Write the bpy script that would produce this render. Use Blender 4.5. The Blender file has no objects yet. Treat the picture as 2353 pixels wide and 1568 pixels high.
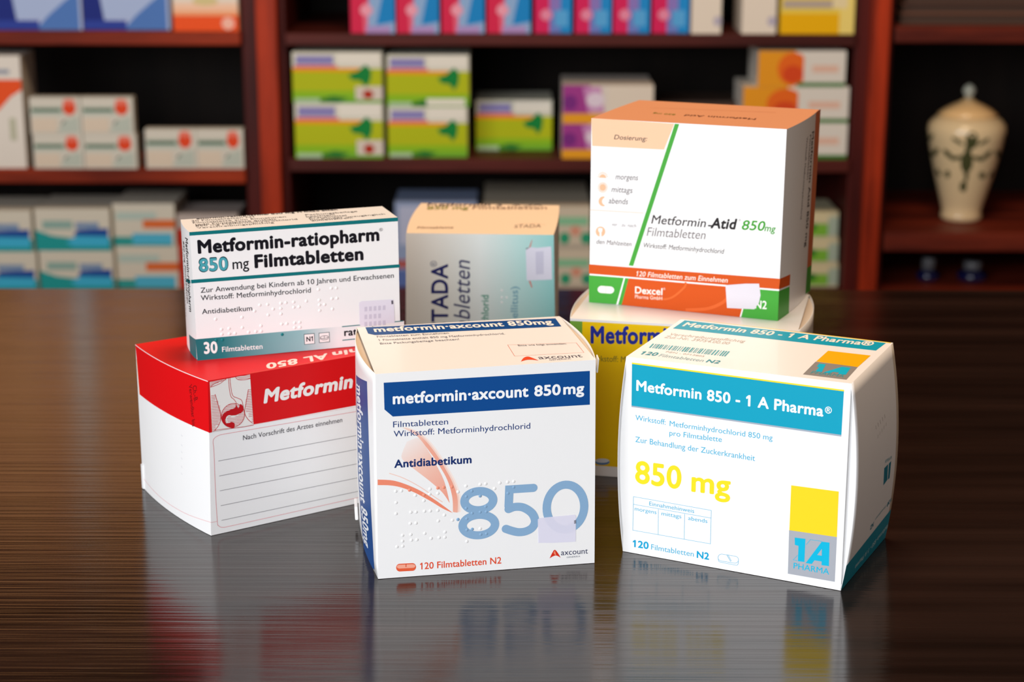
import bpy, bmesh, math, random
from mathutils import Vector, Matrix

# ------------------------------------------------------------------ camera, world, lights, exposure
CAM_F, CAM_PITCH, CAM_ROLL, CAM_H = 4216.58, 0.26472, 0.00199, 0.33725   # focal length in px of the 2353x1568 frame
SC = bpy.context.scene
COL = SC.collection
_c, _s = math.cos(CAM_PITCH), math.sin(CAM_PITCH)
_cr, _sr = math.cos(CAM_ROLL), math.sin(CAM_ROLL)
_r0, _u0, FWD = Vector((1, 0, 0)), Vector((0, _s, _c)), Vector((0, _c, -_s))
RIGHT, UP = _r0 * _cr + _u0 * _sr, _u0 * _cr - _r0 * _sr
EYE = Vector((0, 0, CAM_H))
cam_data = bpy.data.cameras.new('camera')
cam_data.sensor_width = 36.0
cam_data.lens = CAM_F / 2353 * 36.0
cam_data.clip_start = 0.05
cam_data.dof.use_dof = True
cam_data.dof.focus_distance = 0.87
cam_data.dof.aperture_fstop = cam_data.lens / 5.6
cam_data.dof.aperture_blades = 0
cam = bpy.data.objects.new('camera', cam_data)
cam.matrix_world = Matrix(((RIGHT.x, UP.x, -FWD.x, EYE.x), (RIGHT.y, UP.y, -FWD.y, EYE.y), (RIGHT.z, UP.z, -FWD.z, EYE.z), (0, 0, 0, 1)))
COL.objects.link(cam)
SC.camera = cam

world = bpy.data.worlds.new('world')
SC.world = world
world.use_nodes = True
_bg = world.node_tree.nodes['Background']
_bg.inputs[0].default_value = (1.0, 0.64, 0.40, 1)
_bg.inputs[1].default_value = 0.16


def area(name, loc, target, sx, sy, power, color):
    l = bpy.data.lights.new(name, 'AREA')
    l.shape = 'RECTANGLE'
    l.size, l.size_y, l.energy, l.color = sx, sy, power, color
    o = bpy.data.objects.new(name, l)
    o.location = loc
    o.rotation_euler = (Vector(target) - Vector(loc)).to_track_quat('-Z', 'Y').to_euler()
    COL.objects.link(o)
    return o


area('shop_window_daylight', (-1.20, -1.22, 0.82), (0.0, 0.9, 0.05), 2.7, 1.5, 100, (0.93, 0.965, 1.0))
area('ceiling_lamp_light', (0.15, 1.15, 1.75), (0.0, 0.95, 0.0), 0.7, 0.5, 27, (1.0, 0.72, 0.47))

SC.view_settings.view_transform = 'Standard'
SC.view_settings.look = 'None'
SC.view_settings.exposure = 0.08
SC.view_settings.gamma = 1.0
SC.view_settings.use_curve_mapping = False

# ------------------------------------------------------------------ helpers


def at(px, py, Y=None, z=None):
    """the point of the place seen at a pixel of the photograph, at a given distance Y or height z"""
    d = RIGHT * ((px - 1176.5) / CAM_F) + UP * (-(py - 784) / CAM_F) + FWD
    t = (Y - EYE.y) / d.y if z is None else (z - EYE.z) / d.z
    return EYE + d * t


def lin(h):
    v = [int(h[i:i + 2], 16) / 255 for i in (0, 2, 4)]
    return [x / 12.92 if x <= 0.04045 else ((x + 0.055) / 1.055) ** 2.4 for x in v]


_mats = {}


def ink(h, k=0.86, rough=0.42, spec=0.2):
    """printed cardboard of one flat colour"""
    key = (h, k, rough, spec)
    if key not in _mats:
        m = bpy.data.materials.new('print_' + h)
        m.use_nodes = True
        b = m.node_tree.nodes['Principled BSDF']
        b.inputs['Base Color'].default_value = (*[x * k for x in lin(h)], 1)
        b.inputs['Roughness'].default_value = rough
        b.inputs['Specular IOR Level'].default_value = spec
        _mats[key] = m
    return _mats[key]


def gradient(cols):
    m = bpy.data.materials.new('print_gradient')
    m.use_nodes = True
    nt = m.node_tree
    b = nt.nodes['Principled BSDF']
    b.inputs['Roughness'].default_value = 0.42
    uvn = nt.nodes.new('ShaderNodeUVMap')
    sep = nt.nodes.new('ShaderNodeSeparateXYZ')
    ramp = nt.nodes.new('ShaderNodeValToRGB')
    el = ramp.color_ramp.elements
    while len(el) < len(cols):
        el.new(0.5)
    for e, (p, h) in zip(el, cols):
        e.position = p
        e.color = (*[x * 0.86 for x in lin(h)], 1)
    nt.links.new(uvn.outputs[0], sep.inputs[0])
    nt.links.new(sep.outputs[0], ramp.inputs[0])
    nt.links.new(ramp.outputs[0], b.inputs['Base Color'])
    return m


def board(name, rgb, rough=0.45, bump=0.02, scale=900, coat=0.0):
    """cardboard / plain surface with a faint grain"""
    if name in _mats:
        return _mats[name]
    m = bpy.data.materials.new(name)
    m.use_nodes = True
    nt = m.node_tree
    b = nt.nodes['Principled BSDF']
    b.inputs['Base Color'].default_value = (*rgb, 1)
    b.inputs['Roughness'].default_value = rough
    b.inputs['Coat Weight'].default_value = coat
    if bump:
        tc = nt.nodes.new('ShaderNodeTexCoord')
        n = nt.nodes.new('ShaderNodeTexNoise')
        n.inputs['Scale'].default_value = scale
        bu = nt.nodes.new('ShaderNodeBump')
        bu.inputs['Strength'].default_value = bump
        bu.inputs['Distance'].default_value = 0.001
        nt.links.new(tc.outputs['Object'], n.inputs['Vector'])
        nt.links.new(n.outputs[0], bu.inputs['Height'])
        nt.links.new(bu.outputs[0], b.inputs['Normal'])
    _mats[name] = m
    return m


def wood(name, dark, light, scale, rough, spec=0.5, axis='X', bump=0.1, coat=0.0):
    m = bpy.data.materials.new(name)
    m.use_nodes = True
    nt = m.node_tree
    b = nt.nodes['Principled BSDF']
    tc = nt.nodes.new('ShaderNodeTexCoord')
    mp = nt.nodes.new('ShaderNodeMapping')
    mp.inputs['Scale'].default_value = scale
    n = nt.nodes.new('ShaderNodeTexNoise')
    n.inputs['Scale'].default_value = 1.0
    n.inputs['Detail'].default_value = 4.0
    n.inputs['Roughness'].default_value = 0.6
    r = nt.nodes.new('ShaderNodeValToRGB')
    r.color_ramp.elements[0].position, r.color_ramp.elements[1].position = 0.35, 0.68
    r.color_ramp.elements[0].color = (*dark, 1)
    r.color_ramp.elements[1].color = (*light, 1)
    bu = nt.nodes.new('ShaderNodeBump')
    bu.inputs['Strength'].default_value = bump
    bu.inputs['Distance'].default_value = 0.0006
    L = nt.links.new
    L(tc.outputs['Object'], mp.inputs[0])
    L(mp.outputs[0], n.inputs['Vector'])
    L(n.outputs[0], r.inputs[0])
    L(r.outputs[0], b.inputs['Base Color'])
    L(n.outputs[0], bu.inputs['Height'])
    L(bu.outputs[0], b.inputs['Normal'])
    b.inputs['Roughness'].default_value = rough
    b.inputs['Specular IOR Level'].default_value = spec
    b.inputs['Coat Weight'].default_value = coat
    return m


def tag(o, label=None, cat=None, group=None, kind=None):
    for k, v in (('label', label), ('category', cat), ('group', group), ('kind', kind)):
        if v:
            o[k] = v
    return o


def empty(name, loc):
    o = bpy.data.objects.new(name, None)
    o.empty_display_size = 0.02
    o.location = loc
    COL.objects.link(o)
    return o


class MB:
    """collects polygons with materials and links them as ONE mesh object"""

    def __init__(self):
        self.v, self.f, self.mi, self.uv, self.mats = [], [], [], [], []

    def slot(self, m):
        if m not in self.mats:
            self.mats.append(m)
        return self.mats.index(m)

    def add(self, verts, faces, mat, uvs=None):
        o, k = len(self.v), self.slot(mat)
        self.v += [tuple(p) for p in verts]
        self.uv += uvs if uvs else [(0, 0)] * len(verts)
        for f in faces:
            self.f.append([i + o for i in f])
            self.mi.append(k)

    def box(self, x0, y0, z0, x1, y1, z1, mat):
        self.add([(x, y, z) for z in (z0, z1) for x, y in ((x0, y0), (x1, y0), (x1, y1), (x0, y1))],
                 [(3, 2, 1, 0), (4, 5, 6, 7), (0, 1, 5, 4), (1, 2, 6, 5), (2, 3, 7, 6), (3, 0, 4, 7)], mat)

    def lathe(self, prof, mat, n=40, c=(0, 0, 0)):
        vs, fs = [], []
        for r, z in prof:
            for i in range(n):
                a = 2 * math.pi * i / n
                vs.append((c[0] + r * math.cos(a), c[1] + r * math.sin(a), c[2] + z))
        for k in range(len(prof) - 1):
            for i in range(n):
                j = (i + 1) % n
                fs.append((k * n + i, k * n + j, (k + 1) * n + j, (k + 1) * n + i))
        fs.append(tuple(range(n - 1, -1, -1)))
        fs.append(tuple((len(prof) - 1) * n + i for i in range(n)))
        self.add(vs, fs, mat)

    def build(self, name, parent=None, origin=(0, 0, 0), smooth=False, bevel=0, merge=False):
        used = sorted({i for f in self.f for i in f})
        if len(used) < len(self.v):
            ren = {j: i for i, j in enumerate(used)}
            self.v, self.uv = [self.v[j] for j in used], [self.uv[j] for j in used]
            self.f = [[ren[i] for i in f] for f in self.f]
        me = bpy.data.meshes.new(name)
        ox = Vector(origin)
        me.from_pydata([Vector(p) - ox for p in self.v], [], self.f)
        for m in self.mats:
            me.materials.append(m)
        me.polygons.foreach_set('material_index', self.mi)
        if any(u != (0, 0) for u in self.uv):
            ul = me.uv_layers.new(name='UVMap')
            for lp in me.loops:
                ul.data[lp.index].uv = self.uv[lp.vertex_index]
        if merge:
            bm = bmesh.new()
            bm.from_mesh(me)
            bmesh.ops.remove_doubles(bm, verts=bm.verts, dist=1e-5)
            bmesh.ops.recalc_face_normals(bm, faces=bm.faces)
            bm.to_mesh(me)
            bm.free()
        if smooth:
            me.polygons.foreach_set('use_smooth', [True] * len(me.polygons))
            if smooth == 'angle':
                me.set_sharp_from_angle(angle=math.radians(35))
        me.update()
        o = bpy.data.objects.new(name, me)
        COL.objects.link(o)
        if parent:
            o.parent = parent
        else:
            o.location = origin
        if bevel:
            bv = o.modifiers.new('bevel', 'BEVEL')
            bv.width, bv.segments, bv.limit_method, bv.angle_limit = bevel, 2, 'ANGLE', math.radians(50)
        return o
# ------------------------------------------------------------------ setting
floor = MB()
floor.box(-3, -3, -1.02, 3, 4, -0.98, board('floor_stone', (0.10, 0.07, 0.05), 0.5, 0.05, 40))
tag(floor.build('floor', origin=(0, 0, -0.98)), kind='structure')
wall = MB()
wall.box(-3, 3.05, -0.98, 3, 3.1, 1.9, board('wall_paint', (0.22, 0.15, 0.10), 0.8, 0.03, 200))
tag(wall.build('wall_back', origin=(0, 3.05, -0.98)), kind='structure')

# ------------------------------------------------------------------ counter


def counter_wood():
    m = bpy.data.materials.new('espresso_wood')
    m.use_nodes = True
    nt = m.node_tree
    b = nt.nodes['Principled BSDF']
    L = nt.links.new
    tc = nt.nodes.new('ShaderNodeTexCoord')

    def noise(scale, detail):
        mp = nt.nodes.new('ShaderNodeMapping')
        mp.inputs['Scale'].default_value = scale
        n = nt.nodes.new('ShaderNodeTexNoise')
        n.inputs['Scale'].default_value = 1.0
        n.inputs['Detail'].default_value = detail
        L(tc.outputs['Object'], mp.inputs[0])
        L(mp.outputs[0], n.inputs['Vector'])
        return n
    grain = noise((5, 260, 1), 3)
    fine = noise((9, 700, 1), 2)
    tone = noise((2.2, 45, 1), 2)
    r = nt.nodes.new('ShaderNodeValToRGB')
    r.color_ramp.elements[0].position, r.color_ramp.elements[1].position = 0.3, 0.72
    r.color_ramp.elements[0].color = (0.007, 0.0038, 0.0028, 1)
    r.color_ramp.elements[1].color = (0.022, 0.0115, 0.0085, 1)
    L(tone.outputs[0], r.inputs[0])
    L(r.outputs[0], b.inputs['Base Color'])
    mx = nt.nodes.new('ShaderNodeMath')
    mx.operation = 'MULTIPLY_ADD'
    mx.inputs[1].default_value = 0.45
    L(fine.outputs[0], mx.inputs[0])
    L(grain.outputs[0], mx.inputs[2])
    bu = nt.nodes.new('ShaderNodeBump')
    bu.inputs['Strength'].default_value = 0.38
    bu.inputs['Distance'].default_value = 0.0005
    L(mx.outputs[0], bu.inputs['Height'])
    L(bu.outputs[0], b.inputs['Normal'])
    b.inputs['Roughness'].default_value = 0.15
    b.inputs['IOR'].default_value = 1.6
    return m


COUNTER_FAR = 1.40
ct = empty('counter', (0, 0.9, -0.98))
tag(ct, 'dark espresso wood counter with streaky polished top under the cartons', 'counter')


def part_box(name, parent, b, mat, bevel=0.0):
    mb = MB()
    o = Vector(parent.location)
    mb.box(b[0], b[1], b[2], b[3], b[4], b[5], mat)
    return mb.build(name, parent, o, bevel=bevel)


ew = counter_wood()
part_box('counter_top', ct, (-1.3, 0.36, -0.04, 1.3, COUNTER_FAR, 0), ew, 0.002)
part_box('counter_front', ct, (-1.25, 0.42, -0.98, 1.25, 0.44, -0.04), ew)
part_box('counter_back', ct, (-1.25, 1.34, -0.98, 1.25, 1.36, -0.04), ew)
part_box('side_panel', ct, (-1.25, 0.44, -0.98, -1.23, 1.34, -0.04), ew)
part_box('side_panel', ct, (1.23, 0.44, -0.98, 1.25, 1.34, -0.04), ew)

# ------------------------------------------------------------------ shelving behind the counter
YS, YB = 2.60, 2.94
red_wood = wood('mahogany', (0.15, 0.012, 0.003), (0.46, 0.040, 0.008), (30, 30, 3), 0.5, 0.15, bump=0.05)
shaded_red = wood('mahogany_shaded', (0.040, 0.005, 0.004), (0.095, 0.010, 0.007), (30, 30, 3), 0.5, 0.15, bump=0.05)  # same mahogany, shade of the upright recesses painted into its colour
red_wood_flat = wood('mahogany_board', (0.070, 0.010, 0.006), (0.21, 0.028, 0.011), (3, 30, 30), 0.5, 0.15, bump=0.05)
board_of = {'L': wood('mahogany_board_lit', (0.11, 0.011, 0.003), (0.31, 0.033, 0.007), (3, 30, 30), 0.5, 0.12, bump=0.05), 'R': red_wood_flat,  # light on each bay painted into its boards, brighter left, darker middle
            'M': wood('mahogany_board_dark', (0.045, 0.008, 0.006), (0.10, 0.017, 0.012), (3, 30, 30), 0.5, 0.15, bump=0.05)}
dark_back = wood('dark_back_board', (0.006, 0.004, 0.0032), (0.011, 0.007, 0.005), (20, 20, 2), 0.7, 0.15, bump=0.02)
su = empty('shelving_unit', (0, YS, -0.98))
tag(su, 'mahogany red pharmacy shelving with three bays behind the counter', 'shelf')


def X(px, py=300):
    return at(px, py, YS).x


def Zs(py, px=1176):
    return at(px, py, YS).z


XL, P1a, P1b, P2a, P2b, XR = X(-420), X(560), X(662), X(1957), X(2045), X(2780)
ZTOP = 1.15
for (a, b) in ((P1a, P1b), (P2a, P2b)):
    mb = MB()
    w = b - a
    mb.box(a, YS + 0.012, -0.98, b, YB, ZTOP, shaded_red)
    mb.box(a + w * 0.37, YS - 0.010, -0.98, b - w * 0.16, YS + 0.012, ZTOP, red_wood)
    mb.build('upright', su, su.location, bevel=0.002)
for (a, b) in ((XL - 0.05, XL), (XR, XR + 0.05)):
    part_box('upright', su, (a, YS, -0.98, b, YB, ZTOP), red_wood, 0.002)
part_box('back_panel', su, (XL - 0.05, YB, -0.98, XR + 0.05, YB + 0.012, ZTOP), dark_back)
part_box('plinth', su, (XL, YS + 0.02, -0.98, XR, YS + 0.04, -0.88), red_wood_flat)
part_box('cornice', su, (XL - 0.06, YS - 0.03, ZTOP, XR + 0.06, YB + 0.012, ZTOP + 0.06), red_wood_flat, 0.004)
amber = wood('amber_reflector', (0.72, 0.28, 0.07), (0.88, 0.42, 0.13), (20, 20, 2), 0.4, 0.3, bump=0.03)  # bright amber for the added panel mirrored in the counter
part_box('amber_reflector_panel', su, (XL, YS - 0.004, 0.262, X(392), YS + 0.014, 0.70), amber, 0.003)  # added panel above the view, gives the counter its warm reflection
part_box('pale_reflector_strip', su, (X(146), YS - 0.016, 0.265, X(190), YS - 0.004, 0.56), board('pale_reflector', (0.86, 0.84, 0.80), 0.5, 0), 0.003)  # added unseen strip, makes the pale stripe in that reflection
SH = {}
for bay, a, b, rows in (('L', XL, P1a, [('1', 74, 106), ('2', 391, 424), ('3', 676, 708)]),
                        ('M', P1b, P2a, [('1', 78, 106), ('2', 366, 396), ('3', 672, 704)]),
                        ('R', P2b, XR, [('1', 60, 97), ('2', 534, 577), ('3', 672, 704)])):
    for k, y0, y1 in rows:
        zt, zb = Zs(y0), Zs(y1)
        SH[bay + k] = zt
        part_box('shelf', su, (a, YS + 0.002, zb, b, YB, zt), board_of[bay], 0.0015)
    for zt in ((0.262, 0.724, 0.95) if bay != 'R' else (0.36, 0.70)):
        part_box('shelf', su, (a, YS + 0.002, zt - 0.022, b, YB, zt), red_wood_flat, 0.0015)

# ------------------------------------------------------------------ packs on the shelves
PACK_ZS = {}


def pack(name, zs, x0, y0, x1, y1, depth, base, art, label, group, cat='medicine box', Y=None, back=None, top=None):
    """a carton whose front face shows x0..x1, y0..y1 and which stands on height zs"""
    xm = (x0 + x1) / 2
    a = at(xm, y1, z=zs)
    zs += 0.0003
    Y = a.y if Y is None else Y
    Y = max(Y, YS + 0.004)
    l, r = at(x0, y1, Y), at(x1, y1, Y)
    zt = at(xm, y0, Y).z
    mb = MB()
    bm_ = ink(base, 0.95, 0.55, 0.15)
    mb.box(l.x, Y, zs, r.x, Y + depth, zt, bm_)
    w, h = r.x - l.x, zt - zs
    for n, (c, pts) in enumerate(art):
        if len(pts) == 4 and not isinstance(pts[0], tuple):
            u0, v0, u1, v1 = pts
            pts = [(u0, v0), (u1, v0), (u1, v1), (u0, v1)]
        yy = Y - 0.0002 - 0.00005 * n
        mb.add([(l.x + u * w, yy, zs + v * h) for u, v in pts], [list(range(len(pts)))], ink(c, 0.92, 0.55, 0.15))
    o = mb.build(name, None, ((l.x + r.x) / 2, Y + depth / 2, zs))
    tag(o, label, cat, group)
    return o, zt, Y


def ell(cx, cy, rx, ry, n=18):
    return [(cx + rx * math.cos(2 * math.pi * i / n), cy + ry * math.sin(2 * math.pi * i / n)) for i in range(n)]


# left bay, top row
BLUE = [('16277E', (0, 0, 0.20, 1)), ('A9BBE0', [(0.20, .12), (0.97, .12), (0.97, 1), (0.12, 1)]), ('16277E', [(0, 0), (0.26, 0), (0.10, 1), (0, 1)]),
        ('4E79BE', [(0.45, 0.0), (0.62, 0.16), (0.8, 0.3), (0.97, 0.42), (0.97, 0)]), ('2A3F9C', (0, 0, 0.5, 0.10))]
G = 'blue medicine boxes in the top row of the left bay'
pack('medicine_box', SH['L1'], 0 - 8, -150, 190, 69, 0.10, 'AEBBDC', BLUE, 'blue medicine box with pale wave, left one of the pair on the top left shelf', G)
pack('medicine_box', SH['L1'], 193, -150, 391, 69, 0.10, 'AEBBDC', BLUE, 'blue medicine box with pale wave, beside the orange box on the top left shelf', G)
pack('medicine_box', SH['L1'], 400, -140, 549, 77, 0.09, 'E8D9C8', [('F2561C', (0, 0, 1, 0.17)), ('F6A878', (0, 0.17, 1, 0.22)), ('F8C8A8', (0, .22, 1, .30)), ('F9BCA8', ell(0.84, 0.085, 0.10, 0.07)), ('D8C890', ell(0.5, 0.33, 0.2, 0.05))],
     'white and orange medicine box at the right end of the top left shelf', None)
# left bay, middle row
pack('medicine_box', SH['L2'], -120, 128, 62, 387, 0.08, 'DDD6CC', [('E8521C', [(0, .79), (1, .79), (1, .70), (.86, .64), (.70, .52), (0.4, .46), (0, .4)]), ('9098A8', (0.4, .84, .86, .88)), ('B8B8A0', (.82, .25, .9, .45))],
     'tall white medicine box with orange sweep, cut off at the left edge', None)
SMALL = [('A9B4A4', (0.02, .58, .66, .74)), ('355A46', (0.04, .62, .60, .69)), ('BFC8BC', (0, .52, .66, .58)), ('E0451C', ell(.78, .72, .13, .20)), ('E87A66', ell(.78, .88, .12, .08)), ('3E5248', ell(.70, .26, .09, .12)), ('B8C0B4', [(.5, .06), (.95, .06), (.95, .5), (.72, .4)]), ('D8C8B4', (.03, .06, .52, .44))]
G = 'small white medicine boxes with a red corner on the left middle shelf'
_, zt, yq = pack('medicine_box', SH['L2'], 80, 309, 194, 390, 0.022, 'CFCABD', SMALL, 'small white red-cornered box, lower left of the stack of four', G)
pack('medicine_box', zt, 72, 224, 188, 305, 0.022, 'CFCABD', SMALL, 'small white red-cornered box, upper left of the stack of four', G, Y=yq)
_, zt, yq = pack('medicine_box', SH['L2'], 196, 309, 316, 390, 0.022, 'CFCABD', SMALL, 'small white red-cornered box, lower right of the stack of four', G)
pack('medicine_box', zt, 190, 224, 308, 305, 0.022, 'CFCABD', SMALL, 'small white red-cornered box, upper right of the stack of four', G, Y=yq)
pack('medicine_box', SH['L2'], 337, 297, 453.5, 388, 0.022, 'CFCABD', SMALL, 'small white red-cornered box beside the stack of four, left of a pair', G)
pack('medicine_box', SH['L2'], 454.5, 297, 561, 388, 0.022, 'CFCABD', SMALL, 'small white red-cornered box, right of a pair, nearest the upright', G)
# left bay, bottom row
TEALW = [('1F9C9C', [(0, 0), (1, 0), (1, .30), (.5, .30), (.22, .36), (0, .5)]), ('3FB4DC', [(.5, .1), (.97, .1), (.97, .38), (.55, .36), (.4, .2)]), ('1E4E9E', [(.5, .36), (.97, .34), (.97, .54), (.56, .5)]), ('8FB0A8', (.1, .52, .5, .72)), ('8098B8', (.54, .52, .85, .68))]
ORNG = [('2F9C98', (0, 0, .95, .22)), ('4FB6D8', (.3, .04, .95, .30)), ('DC6E34', (.48, .42, 1, .62)), ('B4C8C0', (.05, .62, .7, .8))]
G = 'white and teal medicine boxes on the left bottom shelf'
for x0, x1, u0, u1, art, nm, yb, ym, yt, g in ((-106, 88, -118, 76, TEALW, 'cut off at the left edge', 670, 579, 484, G), (95, 264, 84, 256, TEALW, 'with blue swash beside the orange-striped stack', 668, 577, 480, G), (270, 412, 263, 404, ORNG, 'with orange stripe', 664, 566, 468, 'orange-striped teal medicine boxes on the left bottom shelf')):
    _, zt, yq = pack('medicine_box', SH['L3'], x0, ym, x1, yb, 0.11, 'D2CDBE', art, 'white and teal medicine box %s, lower of two' % nm, g)
    pack('medicine_box', zt, u0, yt, u1, ym - 3, 0.11, 'D2CDBE', art, 'white and teal medicine box %s, upper of two' % nm, g, Y=yq)
pack('medicine_box', SH['L3'], 414, 492, 552, 662, 0.09, 'B8ACA6', [('C22A16', (0, 0, 1, .8)), ('D8C8C0', (0.3, .2, .8, .5))], 'red medicine box behind the slim teal-striped carton', None)

# middle bay, top row
PB1 = [('D8244E', (0, 0, .38, 1)), ('E86A86', [(.30, 0), (.5, 0), (.45, .3), (.28, .25)]), ('8FB0DA', [(.38, 0), (1, 0), (1, 1), (.6, 1), (.42, .35)]), ('1686CC', [(.58, .07), (1, .10), (1, .36), (.72, .32)]), ('9AC0E6', [(.45, .35), (.70, .42), (1, .8), (1, 1), (.75, 1)]), ('F0A0B4', ell(.36, .20, .14, .05)), ('B090C8', (.35, 0, .9, .06))]
PB2 = [('D8205C', (0, 0, .4, 1)), ('6E7EC6', (.4, 0, .75, 1)), ('8C78C0', (.4, .2, .8, .5)), ('1E8CD2', (.70, 0, 1, 1)), ('58A8E0', (.55, .06, .9, .2)), ('E88AA8', ell(.32, .16, .16, .05))]
G = 'pink and blue medicine boxes in a row on the top middle shelf'
ORD = ('first', 'second', 'third', 'fourth', 'fifth', 'sixth', 'seventh', 'eighth')
for i, (x0, x1) in enumerate(((806, 908), (912, 1009), (1015, 1113), (1119, 1219), (1228, 1313), (1321, 1404), (1409, 1492), (1498, 1582))):
    pack('medicine_box', SH['M1'], x0, -190, x1, 76.5, 0.10, 'B02858' if i else 'B02050', PB1 if i < 4 else PB2, 'upright pink and blue medicine box, %s from the left in its row' % ORD[i], G)
WH = [('B8B0C0', ell(.88, .13, .14, .05)), ('C8B060', (0, .55, 1, .62))]
pack('medicine_box', SH['M1'], 1588, -150, 1656, 80, 0.10, 'E4D8C8', WH, 'narrow white medicine box beside the last pink and blue box', None)
pack('medicine_box', SH['M1'], 1704, -150, 1782, 80, 0.10, 'E4D8C8', WH, 'narrow white medicine box beside the yellow box', None)
pack('medicine_box', SH['M1'], 1792, -120, 1961, 80, 0.10, 'E8CC50', [('EEB400', (0, 0, .8, .24)), ('F0D878', (.8, 0, 1, .45)), ('B8A898', (.03, .30, .72, .40)), ('EAD8A8', (.7, .3, .9, .5))],
     'yellow medicine box at the right end of the top middle shelf', None)
# middle bay, middle row
GRN = [('B4BE10', (0, .22, 1, .68)), ('8CBE1C', (0, .0, 1, .24)), ('6FB030', (.5, 0, 1, .10)), ('F0A010', (0, .62, .78, .69)), ('D8507C', (.02, .69, .5, .74)), ('8C86BE', (.04, .76, .46, .93)), ('E8E4D8', (.5, .76, .98, .98)), ('2C7A2C', [(.28, .08), (.45, .14), (.62, .10), (.5, .0), (.3, .02)]), ('A8C8A0', (.02, 0, .3, .09)),
       ('0C8238', [(.62, .56), (.72, .62), (.82, .76), (.88, .64), (.87, .46), (.82, .32), (.76, .44), (.66, .46)])]
GRR = GRN + [('D8CCC0', (.70, .06, 1, .33)), ('B03018', ell(.84, .17, .06, .09))]
GRW = GRN + [('E6E4D4', (.48, .02, .95, .16))]
G = 'green and yellow medicine boxes on the middle shelf'
_, zt, yq = pack('medicine_box', SH['M2'], 680, 237, 881, 365, 0.10, 'D6D4C4', GRR, 'green and yellow box with red dot, lower of the left stack', G)
pack('medicine_box', zt, 674, 120, 879, 234, 0.10, 'D6D4C4', GRR, 'green and yellow box with red dot, upper of the left stack', G, Y=yq)
_, zt, yq = pack('medicine_box', SH['M2'], 893, 246, 1074, 362, 0.10, 'D6D4C4', GRN, 'green and yellow box without dot, lower of the second stack', G)
pack('medicine_box', zt, 890, 126, 1078, 242, 0.10, 'D6D4C4', GRW, 'green and yellow box with white strip, upper of the second stack', G, Y=yq)
pack('medicine_box', SH['M2'], 1094, 230, 1268, 346, 0.10, 'C8C8B8', GRN, 'green and yellow box standing alone beside the purple boxes', G)
PUR = [('A03A8C', (0, .26, .30, 1)), ('C88ABE', [(.28, .3), (.46, .3), (.42, .95), (.22, .95)]), ('7A2A80', ell(.08, .55, .08, .2)), ('E8A020', (0, 0, .5, .27)), ('E0D4C4', (.5, 0, 1, 1)), ('E0D0E0', ell(.36, .62, .10, .2))]
G = 'purple and white medicine boxes stacked on the middle shelf'
_, zt, yq = pack('medicine_box', SH['M2'], 1291, 285, 1498, 368, 0.12, 'D8CEC4', PUR, 'purple and white box with orange strip, lower of two', G)
pack('medicine_box', zt, 1293, 196, 1500, 283, 0.12, 'D8CEC4', PUR, 'purple and white box with orange strip, upper of two', G, Y=yq)
pack('medicine_box', SH['M2'], 1512, 233, 1700, 345, 0.10, '4A3A32', [('6A3A24', (0, .55, 1, .92))], 'dim brown box between the purple and the orange boxes', None)
ORW = [('E89A20', (0, 0, .42, 1)), ('E8681C', ell(.40, .5, .18, .46)), ('D8481C', ell(.40, .35, .12, .25)), ('3A7A34', (.45, 0, 1, .12)), ('DCD6CC', (.52, .12, 1, 1)), ('E0B8A4', (.62, .4, .92, .6))]
G = 'orange and white medicine boxes stacked beside the right upright'
_, z1, yq = pack('medicine_box', SH['M2'], 1712, 283, 1944, 366, 0.11, 'DCD4C8', ORW, 'orange and white medicine box, bottom of the stack of three', G)
_, z2, _ = pack('medicine_box', z1, 1706, 200, 1948, 280, 0.11, 'DCD4C8', ORW, 'orange and white medicine box, middle of the stack of three', G, Y=yq)
pack('medicine_box', z2, 1741, 117, 1941, 198, 0.11, 'DCD4C8', ORW, 'orange and white medicine box, top of the stack of three', G, Y=yq)
# middle bay, bottom row
pack('medicine_box', SH['M3'], 910, 464, 1096, 660, 0.10, '8FA0C4', [('B8C0DC', (.05, .5, .95, .95)), ('B05A5A', (0, .22, .5, .32)), ('5A70B0', (0, 0, 1, .2))], 'pale blue medicine box behind the turquoise carton', None)
GD = [('B8AFA0', (0, 0, 1, .1)), ('8CC8A0', (.62, .55, .98, .75)), ('DC9C84', ell(.86, .42, .05, .12)), ('2FA078', ell(.96, .25, .05, .14)), ('2FA078', ell(.76, .25, .05, .14))]
G = 'pale medicine boxes with green dots behind the turquoise carton'
_, zt, yq = pack('medicine_box', SH['M3'], 1112, 572, 1358, 664, 0.20, 'CFC4B0', GD, 'pale medicine box with green dots, lower of two', G)
pack('medicine_box', zt, 1110, 474, 1356, 569, 0.20, 'CFC4B0', GD, 'pale medicine box with green dots, upper of two', G, Y=yq)
GST = [('7CB83C', (0, .08, .85, .55)), ('2E7A24', ell(.5, .42, .18, .2)), ('D8CCA4', (0, .6, .9, 1)), ('A8B8A8', (.85, .1, 1, .8))]
G = 'green and white medicine boxes stacked beside the right upright'
zq, yq = SH['M3'], None
for k, (ya, yb) in enumerate(((606, 660), (548, 605), (487, 547))):
    o, zq, yq = pack('medicine_box', zq, 1774, ya, 1924, yb, 0.10, 'C8C0A0', GST, 'green and white medicine box, %s of the stack of three' % ('bottom', 'middle', 'top')[k], G, Y=yq)

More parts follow.
